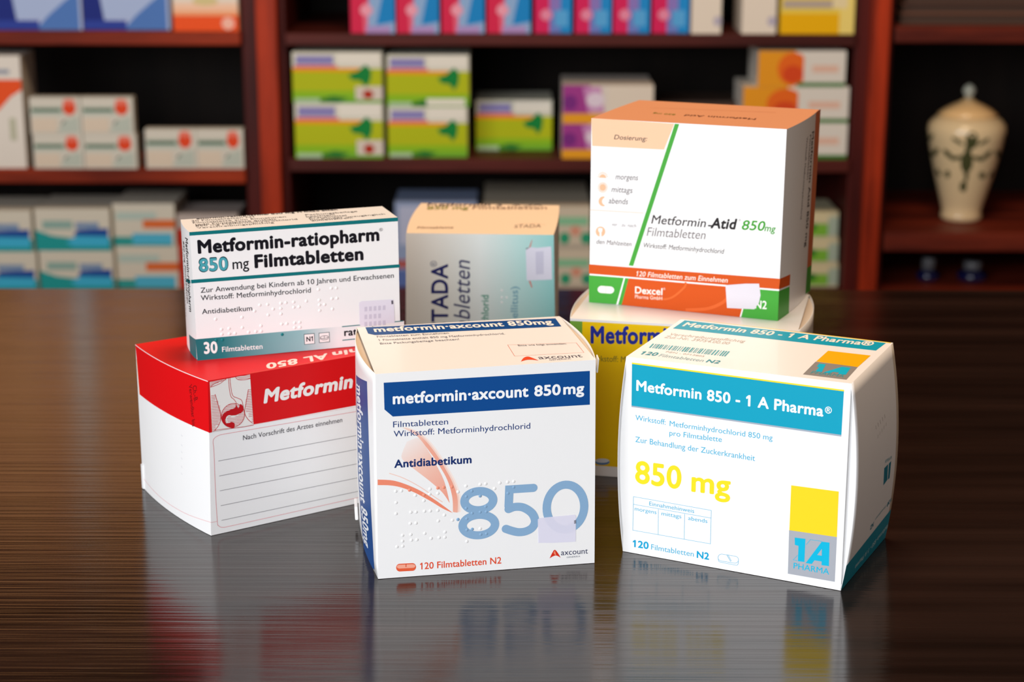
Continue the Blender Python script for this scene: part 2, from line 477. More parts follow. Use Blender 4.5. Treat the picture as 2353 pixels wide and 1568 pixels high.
# right bay: folders, vase, two blue bottles
G = 'brown folders lying flat on the top right shelf'
zq = SH['R1'] + 0.0003
for k, c in enumerate(('4A2C1A', '6E4029', '43281A')):
    mb = MB()
    a, b = at(2068, 50, YS + 0.03), at(2440, 50, YS + 0.03)
    mc = board('folder_' + c, lin(c), 0.6, 0.05, 60)
    y = YS + 0.03 + 0.004 * (k % 2)
    mb.box(a.x + 0.003 * k, y, zq, b.x, y + 0.22, zq + 0.002, mc)
    mb.box(a.x + 0.003 * k, y, zq + 0.0125, b.x, y + 0.22, zq + 0.0145, mc)
    mb.box(a.x + 0.003 * k, y + 0.21, zq + 0.002, b.x, y + 0.22, zq + 0.0125, mc)
    mb.box(a.x + 0.003 * k + .002, y + 0.003, zq + 0.002, b.x - .002, y + 0.21, zq + 0.0125, board('folder_pages', (0.055, 0.026, 0.015), 0.8, 0))
    tag(mb.build('folder', None, ((a.x + b.x) / 2, y + .11, zq)), 'brown folder lying flat, %s of the pile above the vase' % ('bottom', 'middle', 'top')[k], 'folder', G)
    zq += 0.0148

vase_y = YS + 0.10
vb = at(2205, 540, vase_y)
vb.z = SH['R2'] + 0.0003
vs = empty('vase', vb)
vs.rotation_euler.z = -0.23
tag(vs, 'cream ceramic lidded vase with dark green floral motif on the right shelf', 'vase')
mpp = (vase_y * _c + .1) / CAM_F       # metres per pixel there


def vz(py):
    return (at(2205, py, vase_y).z - at(2205, 536, vase_y).z)


cream = board('cream_glaze', lin('DCC49A'), 0.25, 0.03, 60, 0.3)
cream2 = board('cream_glaze_base', lin('E6BE86'), 0.25, 0.03, 60, 0.3)
green_glaze = board('green_glaze', lin('46482A'), 0.3, 0)
PROF = [(40, 536), (47, 531), (47, 522), (44, 515), (50, 495), (57, 470), (68, 430), (78, 390), (86, 350), (89, 330), (86, 316), (74, 303), (62, 297)]
prof = [(r * mpp, max(0, vz(y))) for r, y in PROF]


def solid(mb, name, parent, smooth=True):
    return mb.build(name, parent, (0, 0, 0), smooth=smooth)


m_ = MB()
m_.lathe(prof, cream, 48)
solid(m_, 'vase_body', vs)
m_ = MB()
m_.lathe([(66 * mpp, vz(298)), (68 * mpp, vz(294)), (52 * mpp, vz(282)), (34 * mpp, vz(272)), (18 * mpp, vz(265)), (10 * mpp, vz(258))], cream2, 48)
lid = solid(m_, 'vase_lid', vs)
m_ = MB()
m_.lathe([(8 * mpp, vz(260)), (9 * mpp, vz(252)), (14 * mpp, vz(245)), (14 * mpp, vz(238)), (9 * mpp, vz(230)), (3 * mpp, vz(226))], board('pale_glaze', lin('B8B8A8'), 0.3, 0), 24)
solid(m_, 'finial', lid)


def vr(z):
    for (r0, z0), (r1, z1) in zip(prof, prof[1:]):
        if z0 <= z <= z1:
            return r0 + (r1 - r0) * (z - z0) / max(1e-6, z1 - z0)
    return prof[-1][0]


m_ = MB()


def leaf(cx, cy, rx, ry, rot=0):
    for sx in (0, math.pi / 2, math.pi, -math.pi / 2):
        vsx = []
        n = 16
        ring = [(cx, cy)] + [(cx + (rx * math.cos(t) * math.cos(rot) - ry * math.sin(t) * math.sin(rot)), cy + (rx * math.cos(t) * math.sin(rot) + ry * math.sin(t) * math.cos(rot))) for t in [2 * math.pi * i / n for i in range(n)]]
        for px, py in ring:
            z = vz(py)
            r = vr(z) + 0.0006
            a = -math.pi / 2 + (px - 2205) * mpp / r * 1.0 + sx
            vsx.append((r * math.cos(a), r * math.sin(a), z))
        m_.add(vsx, [(0, i + 1, (i + 1) % n + 1) for i in range(n)], green_glaze)


for a in ((2217, 342, 14, 20, 0), (2210, 366, 7, 22, 0), (2209, 392, 14, 26, 0), (2210, 420, 5, 20, 0), (2205, 450, 8, 13, 0), (2165, 377, 17, 6, .6), (2185, 384, 14, 5, -.3), (2255, 377, 17, 6, -.6), (2235, 384, 14, 5, .3), (2166, 424, 7, 9, 0), (2248, 424, 9, 8, .4), (2185, 345, 16, 4, .5), (2245, 345, 16, 4, -.5)):
    leaf(*a)
solid(m_, 'floral_motif', vs, False)

blue_glass = board('cobalt_glass', (0.006, 0.008, 0.055), 0.12, 0, coat=0.5)
cap_grey = board('grey_cap', (0.13, 0.13, 0.14), 0.35, 0)
for i, (px, rpx, lab) in enumerate(((2131, 26, 'small cobalt blue bottle with grey cap on the lowest right shelf, nearer the upright'), (2232, 34, 'wider cobalt blue bottle with grey cap on the lowest right shelf, farther from the upright'))):
    p = at(px, 650, YS + 0.09)
    e = empty('bottle', (p.x, p.y, SH['R3'] + 0.0003))
    tag(e, lab, 'bottle', 'blue bottles on the lowest right shelf')
    h = at(px, 620, p.y).z - SH['R3']
    r = rpx * mpp
    m_ = MB()
    m_.lathe([(r * .95, 0), (r, .003), (r, h * .7), (r * .6, h * .9), (r * .5, h)], blue_glass, 32)
    solid(m_, 'bottle_body', e)
    m_ = MB()
    hc = at(px, 592 + 8 * i, p.y).z - SH['R3']
    m_.lathe([(r * .62, h), (r * .62, hc - .002), (r * .55, hc)], cap_grey, 32)
    solid(m_, 'bottle_cap', e)

# ------------------------------------------------------------------ corners of the seven cartons and what is printed on them
CORNERS={
 'A':{'FLB':(-0.06329,0.81102,0.0002),'FRB':(0.04026,0.83176,0.0002),'BLB':(-0.07905,0.89298,0.0002),'BRB':(0.02398,0.91323,0.0002),'FLT':(-0.06299,0.81152,0.10135),'FRT':(0.03949,0.83211,0.10262),'BLT':(-0.07808,0.89293,0.10206),'BRT':(0.02446,0.9134,0.1029)},
 'B':{'FLB':(0.05488,0.84717,0.0002),'FRB':(0.15402,0.79793,0.0002),'BLB':(0.0876,0.91547,0.0002),'BRB':(0.18814,0.86614,0.0002),'FLT':(0.05472,0.84623,0.10019),'FRT':(0.15397,0.7987,0.101),'BLT':(0.08708,0.91542,0.10089),'BRT':(0.18672,0.86784,0.10149)},
 'C':{'FLB':(-0.1515,0.86699,0.0002),'FRB':(-0.04329,0.94043,0.0002),'BLB':(-0.19958,0.93826,0.0002),'BRB':(-0.09225,1.01193,0.0002),'FLT':(-0.14987,0.86895,0.08091),'FRT':(-0.04295,0.94141,0.08081),'BLT':(-0.19949,0.9375,0.08091),'BRT':(-0.09224,1.01144,0.08081)},
 'D':{'FLB':(-0.16109,0.90611,0.08111),'FRB':(-0.05931,0.94204,0.08111),'BLB':(-0.17189,0.93654,0.08111),'BRB':(-0.07005,0.97312,0.08111),'FLT':(-0.16245,0.90647,0.14797),'FRT':(-0.0598,0.94202,0.14865),'BLT':(-0.17249,0.93759,0.14816),'BRT':(-0.07013,0.97309,0.14862)},
 'E':{'FLB':(-0.06448,1.09246,0.0002),'FRB':(0.02532,1.08779,0.0002),'BLB':(-0.05975,1.18834,0.0002),'BRB':(0.03064,1.18362,0.0002),'FLT':(-0.06421,1.09241,0.1086),'FRT':(0.025,1.08779,0.10895),'BLT':(-0.05985,1.18834,0.10898),'BRT':(0.03076,1.18353,0.10864)},
 'F':{'FLB':(0.03146,0.96283,0.0002),'FRB':(0.15098,0.9357,0.0002),'BLB':(0.05015,1.04516,0.0002),'BRB':(0.16967,1.01803,0.0002),'FLT':(0.03141,0.96136,0.08939),'FRT':(0.15092,0.93566,0.08939),'BLT':(0.05015,1.04516,0.08939),'BRT':(0.16959,1.01712,0.08939)},
 'G':{'FLB':(0.04322,0.99777,0.08959),'FRB':(0.14306,0.95678,0.08959),'BLB':(0.07151,1.06301,0.08959),'BRB':(0.16992,1.02222,0.08959),'FLT':(0.04301,0.99634,0.19298),'FRT':(0.14355,0.95565,0.19336),'BLT':(0.07349,1.063,0.194),'BRT':(0.17109,1.02229,0.19434)},
}
PRINT={
 'A':[
  ('P','printed_band','front',1,'0A4A90',((0.0372,0.9564),(0.9727,0.9486),(0.9736,0.7857),(0.0757,0.7922),(0.039,0.8288))),
  ('T','title_lettering','front',2,'F8FAFD','metformin·axcount',(0.0764,0.8527),(0.6901,0.8456),(0.0764,0.9035),0.0315,0),
  ('T','title_lettering','front',2,'F8FAFD','850',(0.7165,0.8453),(0.8381,0.8444),(0.7165,0.8933),0.0315,0),
  ('T','title_lettering','front',2,'F8FAFD','mg',(0.8499,0.8446),(0.947,0.8438),(0.8499,0.8937),0.0315,0),
  ('T','lettering','front',2,'1C3A78','Filmtabletten',(0.0765,0.7399),(0.3233,0.737),(0.0765,0.7681),0,0),
  ('T','lettering','front',2,'1C3A78','Wirkstoff: Metforminhydrochlorid',(0.0784,0.6943),(0.6977,0.6896),(0.0784,0.7226),0,0),
  ('T','lettering','front',2,'16306C','Antidiabetikum',(0.0791,0.5446),(0.4289,0.5417),(0.0791,0.5813),0.028,0),
  ('P','swoosh_emblem','front',1,'F28D70',((0.0043,0.4924),(0.0135,0.4913),(0.0265,0.49),(0.0415,0.4882),(0.0569,0.4859),(0.0709,0.483),(0.0832,0.4794),(0.095,0.4752),(0.1066,0.4705),(0.1183,0.4652),(0.1305,0.4594),(0.1432,0.4531),(0.1562,0.4462),(0.1694,0.4388),(0.1825,0.431),(0.1952,0.4229),(0.2076,0.4145),(0.2198,0.4056),(0.2317,0.3965),(0.2435,0.3872),(0.2551,0.3779),(0.2668,0.3684),(0.2786,0.3584),(0.2901,0.3486),(0.3008,0.3393),(0.3102,0.331),(0.3187,0.3235),(0.3263,0.3165),(0.333,0.3104),(0.3384,0.3053),(0.3424,0.3016),(0.3361,0.305),(0.3272,0.3096),(0.3168,0.3153),(0.3058,0.3216),(0.2951,0.3283),(0.2848,0.3355),(0.2743,0.3434),(0.2634,0.3518),(0.252,0.3605),(0.2399,0.3693),(0.2267,0.3784),(0.2126,0.3882),(0.198,0.398),(0.1836,0.4073),(0.1701,0.4156),(0.1573,0.4228),(0.145,0.4294),(0.133,0.4353),(0.1215,0.4405),(0.1103,0.4452),(0.0999,0.4491),(0.0901,0.4524),(0.0805,0.455),(0.0708,0.4573),(0.0606,0.4593),(0.0488,0.4611),(0.0357,0.4626),(0.0229,0.4637),(0.0118,0.4646),(0.004,0.4653))),
  ('L','swoosh_emblem','front',1,'F8CDBF',((0.0564,0.5193),(0.0633,0.5163),(0.0727,0.5124),(0.0839,0.5077),(0.0962,0.5023),(0.1088,0.4964),(0.1208,0.49),(0.1328,0.483),(0.1453,0.4753),(0.1581,0.467),(0.1709,0.4584),(0.1834,0.4496),(0.1954,0.4409),(0.2071,0.4318),(0.2188,0.4222),(0.2303,0.4125),(0.2412,0.4031),(0.2513,0.3943),(0.2602,0.3868),(0.2682,0.3804),(0.2754,0.3747),(0.2818,0.3698),(0.2873,0.3656),(0.2918,0.3622),(0.2953,0.3595)),0.000359,0),
  ('P','swoosh_emblem','front',0.2,'FAEAE3',((0.1176,0.7357),(0.1267,0.7301),(0.1395,0.7223),(0.1544,0.7129),(0.1695,0.7021),(0.1829,0.6903),(0.1946,0.6769),(0.2058,0.6618),(0.2166,0.6457),(0.2271,0.6294),(0.2371,0.6138),(0.2468,0.5989),(0.256,0.5842),(0.2648,0.5697),(0.2734,0.555),(0.2816,0.5402),(0.2898,0.5253),(0.2978,0.5103),(0.3054,0.4952),(0.3125,0.4799),(0.3188,0.4641),(0.3244,0.4478),(0.3293,0.4309),(0.3336,0.4138),(0.3371,0.3969),(0.3399,0.3807),(0.3417,0.3641),(0.3424,0.3468),(0.3425,0.3304),(0.3424,0.3165),(0.3424,0.3065),(0.3792,0.3046),(0.3796,0.3143),(0.3804,0.328),(0.3809,0.3439),(0.3809,0.3604),(0.3797,0.3759),(0.3772,0.3904),(0.3738,0.4049),(0.3697,0.4195),(0.365,0.434),(0.3599,0.4484),(0.3544,0.4624),(0.3485,0.4762),(0.342,0.4899),(0.335,0.504),(0.3276,0.5188),(0.3195,0.5346),(0.3108,0.5512),(0.3017,0.5681),(0.2924,0.5847),(0.2829,0.6005),(0.2733,0.6159),(0.2633,0.6311),(0.2531,0.6458),(0.2431,0.6594),(0.2335,0.6715),(0.2244,0.6818),(0.2158,0.6907),(0.2073,0.6984),(0.1984,0.7055),(0.1889,0.7123),(0.1776,0.7188),(0.1648,0.725),(0.1521,0.7304),(0.1411,0.7349))),
  ('P','swoosh_emblem','front',0.4,'F9D6C9',((0.1176,0.7357),(0.1267,0.7301),(0.1395,0.7223),(0.1544,0.7129),(0.1695,0.7021),(0.1829,0.6903),(0.1946,0.6769),(0.2058,0.6618),(0.2166,0.6457),(0.2271,0.6294),(0.2371,0.6138),(0.2468,0.5989),(0.256,0.5842),(0.2648,0.5697),(0.2734,0.555),(0.2816,0.5402),(0.2898,0.5253),(0.2978,0.5103),(0.3054,0.4952),(0.3125,0.4799),(0.3188,0.4641),(0.3244,0.4478),(0.3293,0.4309),(0.3336,0.4138),(0.3371,0.3969),(0.3399,0.3807),(0.3417,0.3641),(0.3424,0.3468),(0.3425,0.3304),(0.3424,0.3165),(0.3424,0.3065),(0.3712,0.3034),(0.3716,0.3131),(0.3723,0.3267),(0.3729,0.3427),(0.3729,0.3592),(0.3717,0.3747),(0.3692,0.3891),(0.3658,0.4037),(0.3617,0.4182),(0.357,0.4328),(0.3519,0.4472),(0.3464,0.4612),(0.3405,0.4749),(0.334,0.4887),(0.3271,0.5028),(0.3196,0.5175),(0.3116,0.5333),(0.3029,0.55),(0.2938,0.5668),(0.2844,0.5835),(0.275,0.5993),(0.2653,0.6147),(0.2553,0.6299),(0.2452,0.6446),(0.2352,0.6581),(0.2255,0.6702),(0.2165,0.6805),(0.2079,0.6894),(0.1994,0.6972),(0.1905,0.7043),(0.181,0.711),(0.1697,0.7176),(0.1569,0.7237),(0.1442,0.7292),(0.1332,0.7337))),
  ('G','swoosh_emblem','front',1,((0,'FADCD0'),(0.25,'F6AE98'),(0.8,'F4A088'),(1,'F6B5A0')),((0.1176,0.7357),(0.1267,0.7301),(0.1395,0.7223),(0.1544,0.7129),(0.1695,0.7021),(0.1829,0.6903),(0.1946,0.6769),(0.2058,0.6618),(0.2166,0.6457),(0.2271,0.6294),(0.2371,0.6138),(0.2468,0.5989),(0.256,0.5842),(0.2648,0.5697),(0.2734,0.555),(0.2816,0.5402),(0.2898,0.5253),(0.2978,0.5103),(0.3054,0.4952),(0.3125,0.4799),(0.3188,0.4641),(0.3244,0.4478),(0.3293,0.4309),(0.3336,0.4138),(0.3371,0.3969),(0.3399,0.3807),(0.3417,0.3641),(0.3424,0.3468),(0.3425,0.3304),(0.3424,0.3165),(0.3424,0.3065),(0.3632,0.3021),(0.3636,0.3118),(0.3643,0.3255),(0.3649,0.3414),(0.3648,0.3579),(0.3636,0.3734),(0.3612,0.3879),(0.3578,0.4024),(0.3537,0.417),(0.349,0.4315),(0.3439,0.4459),(0.3385,0.4599),(0.3325,0.4737),(0.326,0.4874),(0.3191,0.5015),(0.3116,0.5163),(0.3036,0.5321),(0.2949,0.5487),(0.2858,0.5656),(0.2765,0.5822),(0.2671,0.5981),(0.2574,0.6134),(0.2474,0.6287),(0.2373,0.6433),(0.2273,0.6569),(0.2176,0.669),(0.2086,0.6793),(0.2,0.6882),(0.1915,0.696),(0.1826,0.703),(0.1731,0.7098),(0.1618,0.7163),(0.149,0.7225),(0.1363,0.7279),(0.1254,0.7324)),(0.1236,0.7321),(0.3505,0.3031)),
  ('G','swoosh_emblem','front',0.5,((0,'F6F4F3'),(0.45,'F8CBBB'),(1,'F4A48E')),((0.1378,0.6668),(0.1455,0.6696),(0.1565,0.6743),(0.1692,0.6788),(0.1819,0.681),(0.1927,0.6789),(0.2016,0.6715),(0.2095,0.6604),(0.2169,0.6468),(0.2244,0.6318),(0.2321,0.6168),(0.2405,0.6013),(0.2492,0.5845),(0.2579,0.567),(0.2662,0.5495),(0.274,0.5327),(0.2813,0.517),(0.2881,0.502),(0.2945,0.4871),(0.3005,0.4714),(0.3061,0.4542),(0.3115,0.4336),(0.3167,0.41),(0.3214,0.3864),(0.3253,0.3659),(0.3281,0.3515),(0.324,0.3588),(0.3185,0.3692),(0.3118,0.3813),(0.3041,0.3939),(0.2957,0.406),(0.2864,0.4173),(0.276,0.4289),(0.2649,0.4406),(0.2531,0.4525),(0.2408,0.4646),(0.2273,0.4775),(0.2126,0.4911),(0.1976,0.5047),(0.1834,0.5174),(0.1712,0.5285),(0.1611,0.5376),(0.1523,0.5452),(0.1446,0.5519),(0.1378,0.5583),(0.1317,0.565),(0.1257,0.5714),(0.1202,0.577),(0.1157,0.5829),(0.1128,0.5899),(0.1121,0.5988),(0.1148,0.6113),(0.1203,0.6268),(0.1272,0.6429),(0.1336,0.657)),(0.1131,0.69),(0.3207,0.3822)),
  ('L','large_dose_number','front',2,'8AAFD2',((0.5267,0.3527),(0.5261,0.3466),(0.5244,0.3406),(0.5216,0.3348),(0.5178,0.3293),(0.513,0.3242),(0.5073,0.3197),(0.5008,0.3157),(0.4936,0.3124),(0.4859,0.3098),(0.4778,0.308),(0.4693,0.3069),(0.4607,0.3067),(0.4522,0.3072),(0.4438,0.3086),(0.4356,0.3107),(0.428,0.3136),(0.4209,0.3172),(0.4144,0.3213),(0.4088,0.3261),(0.4041,0.3313),(0.4003,0.3369),(0.3976,0.3428),(0.396,0.3489),(0.3955,0.355),(0.396,0.3612),(0.3978,0.3672),(0.4005,0.373),(0.4044,0.3784),(0.4091,0.3835),(0.4148,0.388),(0.4213,0.3919),(0.4284,0.3952),(0.4361,0.3978),(0.4442,0.3997),(0.4526,0.4007),(0.4612,0.401),(0.4697,0.4004),(0.4781,0.3991),(0.4863,0.397),(0.4939,0.3941),(0.5011,0.3906),(0.5075,0.3864),(0.5132,0.3817),(0.5179,0.3765),(0.5217,0.3709),(0.5245,0.365),(0.5261,0.3589)),0.0041,1),
  ('L','large_dose_number','front',2,'8AAFD2',((0.535,0.2314),(0.5343,0.2248),(0.5324,0.2183),(0.5292,0.2121),(0.5249,0.2062),(0.5194,0.2007),(0.513,0.1959),(0.5056,0.1916),(0.4975,0.1881),(0.4887,0.1853),(0.4795,0.1833),(0.4699,0.1822),(0.4602,0.182),(0.4505,0.1826),(0.4409,0.1841),(0.4317,0.1864),(0.423,0.1895),(0.4149,0.1933),(0.4076,0.1979),(0.4013,0.203),(0.3959,0.2086),(0.3916,0.2147),(0.3886,0.221),(0.3867,0.2276),(0.3861,0.2342),(0.3868,0.2408),(0.3887,0.2473),(0.3919,0.2535),(0.3962,0.2594),(0.4016,0.2648),(0.408,0.2697),(0.4154,0.2739),(0.4235,0.2775),(0.4322,0.2802),(0.4414,0.2822),(0.4509,0.2833),(0.4606,0.2836),(0.4703,0.283),(0.4799,0.2815),(0.4891,0.2792),(0.4978,0.2761),(0.5059,0.2723),(0.5132,0.2678),(0.5196,0.2626),(0.525,0.257),(0.5293,0.251),(0.5325,0.2446),(0.5343,0.2381)),0.0041,1),
  ('L','large_dose_number','front',2,'8AAFD2',((0.9499,0.2897),(0.9492,0.2751),(0.947,0.2608),(0.9434,0.247),(0.9383,0.2339),(0.932,0.2219),(0.9245,0.211),(0.9158,0.2015),(0.9063,0.1935),(0.896,0.1872),(0.8851,0.1827),(0.8739,0.18),(0.8624,0.1793),(0.8509,0.1804),(0.8397,0.1835),(0.8288,0.1884),(0.8185,0.1951),(0.8089,0.2035),(0.8003,0.2133),(0.7927,0.2245),(0.7864,0.2367),(0.7813,0.25),(0.7776,0.2639),(0.7753,0.2782),(0.7746,0.2928),(0.7753,0.3073),(0.7775,0.3216),(0.7811,0.3353),(0.7862,0.3483),(0.7925,0.3602),(0.8,0.371),(0.8085,0.3804),(0.818,0.3884),(0.8282,0.3946),(0.8391,0.3991),(0.8503,0.4017),(0.8617,0.4025),(0.8731,0.4013),(0.8843,0.3983),(0.8952,0.3935),(0.9055,0.3869),(0.9151,0.3786),(0.9237,0.3689),(0.9314,0.3579),(0.9378,0.3456),(0.943,0.3325),(0.9467,0.3186),(0.949,0.3043)),0.0041,1),
  ('L','large_dose_number','front',2,'8AAFD2',((0.7121,0.3978),(0.6014,0.3985),(0.5981,0.317)),0.0041,0),
  ('L','large_dose_number','front',2.5,'8AAFD2',((0.5981,0.3016),(0.6021,0.303),(0.6076,0.3052),(0.6142,0.3075),(0.6213,0.3094),(0.6284,0.3103),(0.6355,0.3103),(0.6432,0.3098),(0.6511,0.3086),(0.659,0.3066),(0.6669,0.3034),(0.675,0.299),(0.6834,0.2934),(0.6917,0.2869),(0.6992,0.28),(0.7055,0.2729),(0.7104,0.2654),(0.7145,0.2572),(0.7176,0.2489),(0.7196,0.2407),(0.7204,0.233),(0.7198,0.2258),(0.7179,0.2188),(0.7149,0.2122),(0.7112,0.2061),(0.707,0.2008),(0.7022,0.1964),(0.6964,0.1926),(0.6901,0.1894),(0.6836,0.1869),(0.6771,0.1848),(0.6706,0.1834),(0.6639,0.1826),(0.657,0.1823),(0.6502,0.1825),(0.6436,0.183),(0.6373,0.1841),(0.631,0.1857),(0.6248,0.1877),(0.6187,0.1899),(0.6128,0.1921),(0.6066,0.1945),(0.6002,0.1973),(0.594,0.2001),(0.5888,0.2026),(0.5851,0.2043)),0.0041,0),
  ('P','price_sticker','front',4,'STICK',((0.74,0.2464),(0.9048,0.2504),(0.911,0.2432),(0.9106,0.1142),(0.8065,0.1168),(0.735,0.1224),(0.7328,0.2393))),
  ('L','price_sticker','front',5,'3A3A44',((0.9038,0.2227),(0.905,0.2049)),0.000205,0),
  ('L','price_sticker','front',5,'3A3A44',((0.909,0.2234),(0.9102,0.2056)),0.000205,0),
  ('L','price_sticker','front',5,'3A3A44',((0.9018,0.2206),(0.9122,0.221)),0.000154,0),
  ('L','price_sticker','front',5,'3A3A44',((0.9018,0.2151),(0.9122,0.2154)),0.000154,0),
  ('L','price_sticker','front',5,'3A3A44',((0.9018,0.209),(0.9122,0.2093)),0.000154,0),
  ('P','pill_symbol','front',2,'E8603C',((0.098,0.0294),(0.0948,0.03),(0.0917,0.0314),(0.0889,0.0334),(0.0864,0.0361),(0.0843,0.0392),(0.0829,0.0427),(0.082,0.0464),(0.0817,0.0502),(0.082,0.054),(0.083,0.0576),(0.0846,0.0608),(0.0867,0.0636),(0.0892,0.0658),(0.0921,0.0674),(0.0952,0.0682),(0.0985,0.0683),(0.1554,0.067),(0.1586,0.0664),(0.1617,0.065),(0.1646,0.063),(0.1671,0.0604),(0.1691,0.0572),(0.1706,0.0537),(0.1716,0.05),(0.1718,0.0462),(0.1715,0.0424),(0.1705,0.0388),(0.1689,0.0356),(0.1668,0.0328),(0.1643,0.0306),(0.1614,0.029),(0.1582,0.0282),(0.155,0.0281))),
  ('P','pill_symbol','front',3,'F8AC94',((0.0982,0.0444),(0.0947,0.045),(0.0914,0.0462),(0.0886,0.048),(0.0865,0.0501),(0.0852,0.0525),(0.0848,0.055),(0.0852,0.0574),(0.0866,0.0596),(0.0888,0.0613),(0.0916,0.0626),(0.0949,0.0633),(0.0984,0.0633),(0.1553,0.062),(0.1589,0.0614),(0.1621,0.0602),(0.1649,0.0585),(0.1671,0.0563),(0.1684,0.0539),(0.1689,0.0514),(0.1684,0.049),(0.167,0.0469),(0.1648,0.0451),(0.162,0.0438),(0.1587,0.0431),(0.1551,0.0431))),
  ('L','pill_symbol','front',4,'D8482A',((0.1266,0.0644),(0.126,0.0499)),0.000359,0),
  ('T','quantity_lettering','front',2,'E8502E','120 Filmtabletten N2',(0.1904,0.0324),(0.5636,0.0323),(0.1904,0.0647),0.0126,0),
  ('P','maker_logo','front',2,'D8321E',((0.7885,0.0394),(0.7908,0.0449),(0.7942,0.0529),(0.798,0.0613),(0.8014,0.068),(0.8043,0.0731),(0.807,0.0775),(0.8098,0.0804),(0.8128,0.0811),(0.8163,0.079),(0.82,0.0745),(0.8238,0.0688),(0.8274,0.0632),(0.831,0.057),(0.8346,0.0501),(0.8377,0.0437),(0.8399,0.0392),(0.8372,0.0412),(0.8331,0.0442),(0.8287,0.0472),(0.8248,0.0494),(0.8216,0.0506),(0.8187,0.0513),(0.8158,0.0516),(0.8129,0.0515),(0.8098,0.0508),(0.8066,0.0497),(0.8035,0.0484),(0.8004,0.0468),(0.7971,0.045),(0.7937,0.0428),(0.7906,0.0408),(0.7885,0.0394))),
  ('P','maker_logo','front',3,'F59070',((0.8066,0.0665),(0.8128,0.0783),(0.8201,0.0526),(0.8129,0.0559))),
  ('T','maker_logo','front',2,'2A3458','axcount',(0.842,0.0508),(0.9683,0.0503),(0.842,0.0788),0,0),
  ('T','maker_logo','front',2,'7A8090','GENERIKA',(0.8681,0.0347),(0.9318,0.0353),(0.8681,0.0426),0,0),
  ('D','braille','front',0,'',((0.0842,0.4287),(0.1102,0.4294),(0.1724,0.4018),(0.2395,0.4282),(0.2377,0.4033),(0.2745,0.4038),(0.3664,0.4044),(0.403,0.4305),(0.4679,0.4338),(0.4933,0.4346),(0.534,0.408),(0.558,0.4341),(0.5938,0.4352),(0.6219,0.4358),(0.0855,0.373),(0.2113,0.3731),(0.0849,0.3184),(0.1515,0.3203),(0.1751,0.3195),(0.2133,0.3204),(0.2395,0.32),(0.2738,0.3201),(0.3039,0.2947),(0.2754,0.2677),(0.1484,0.2651),(0.1746,0.2647),(0.3401,0.2665),(0.1127,0.209),(0.1503,0.2098),(0.2133,0.2104),(0.3058,0.2102),(0.1123,0.1803),(0.1526,0.182),(0.1777,0.1817),(0.2423,0.1837),(0.2788,0.1847),(0.3051,0.1843),(0.0869,0.1541),(0.113,0.1548),(0.4055,0.1552),(0.467,0.2141)),0.000871),
  ('D','braille','front',0,'8AAFD2',((0.4042,0.3785),(0.4297,0.4039),(0.4677,0.3764),(0.6218,0.4085),(0.5952,0.3804),(0.3655,0.2678),(0.4307,0.2941),(0.4673,0.2968),(0.4953,0.2963),(0.4039,0.321),(0.4929,0.3223),(0.4061,0.2685),(0.4694,0.1851),(0.4959,0.1869),(0.4058,0.2123),(0.4303,0.2142)),0.000871),
  ('D','braille','front',0,'F3987E',((0.1467,0.4299),(0.2116,0.4015),(0.2747,0.4305),(0.3019,0.4311),(0.3388,0.431)),0.000871),
  ('P','printed_band','left',1,'0A4A90',((0.3861,0.851),(0.8237,0.9229),(0.8968,0.0122),(0.4897,-0.0654))),
  ('T','title_lettering','left',2,'F4F6FA','metformin·axcount 850mg',(0.443,0.8203),(0.5604,0.0355),(0.6695,0.8593),0.028,0),
  ('T','lettering','left',2,'7E7E88','Filmtabletten zum Einnehmen',(0.1391,0.7903),(0.2378,0.3891),(0.2176,0.8062),0,0),
  ('T','lettering','left',2,'7E7E88','Apothekenpflichtig',(0.2307,0.8093),(0.325,0.5842),(0.308,0.8245),0,0),
  ('P','printed_band','top',1,'0A4A90',((0.0404,0.9927),(0.9711,0.9539),(0.9682,0.757),(0.0705,0.8047),(0.0413,0.8457))),
  ('T','title_lettering','top',2,'F6F4F0','metformin·axcount 850mg',(0.0746,0.8749),(0.9402,0.8265),(0.0746,0.9758),0.0315,0),
  ('T','lettering','top',2,'6A6470','Filmtabletten zum Einnehmen',(0.0758,0.7453),(0.4183,0.7363),(0.0758,0.7846),0,0),
  ('T','lettering','top',2,'6A6470','1 Filmtablette enthält 850 mg Metforminhydrochlorid.',(0.0757,0.6682),(0.6771,0.6509),(0.0757,0.7069),0,0),
  ('T','lettering','top',2,'6A6470','Bitte Packungsbeilage beachten!',(0.0767,0.5919),(0.4489,0.5862),(0.0767,0.63),0,0),
  ('L','dosage_box','top',2,'E86038',((0.6553,0.4184),(0.9744,0.3737),(0.9738,0.1609),(0.6527,0.1761)),0.000179,1),
  ('T','dosage_box','top',2,'6A6068','Bitte wie folgt anwenden:',(0.7005,0.376),(0.9258,0.353),(0.7005,0.409),0,0),
  ('P','maker_logo','top',2,'E8502A',((0.6644,0.0584),(0.6682,0.0716),(0.6738,0.0908),(0.6802,0.1108),(0.6864,0.1263),(0.6924,0.1369),(0.6986,0.1451),(0.7048,0.1497),(0.7105,0.1498),(0.7157,0.1439),(0.7205,0.1329),(0.7251,0.1196),(0.7295,0.1067),(0.734,0.0933),(0.7385,0.0784),(0.7424,0.065),(0.7451,0.0556),(0.7415,0.0594),(0.7364,0.065),(0.7305,0.0708),(0.7247,0.0755),(0.7188,0.0791),(0.7125,0.0821),(0.7063,0.0842),(0.7005,0.0849),(0.6953,0.0838),(0.6903,0.0812),(0.6856,0.0778),(0.681,0.0743),(0.6763,0.0704),(0.6715,0.0657),(0.6673,0.0614),(0.6644,0.0584))),
  ('T','maker_logo','top',2,'504A58','axcount',(0.7522,0.0814),(0.952,0.0674),(0.7522,0.1487),0,0),
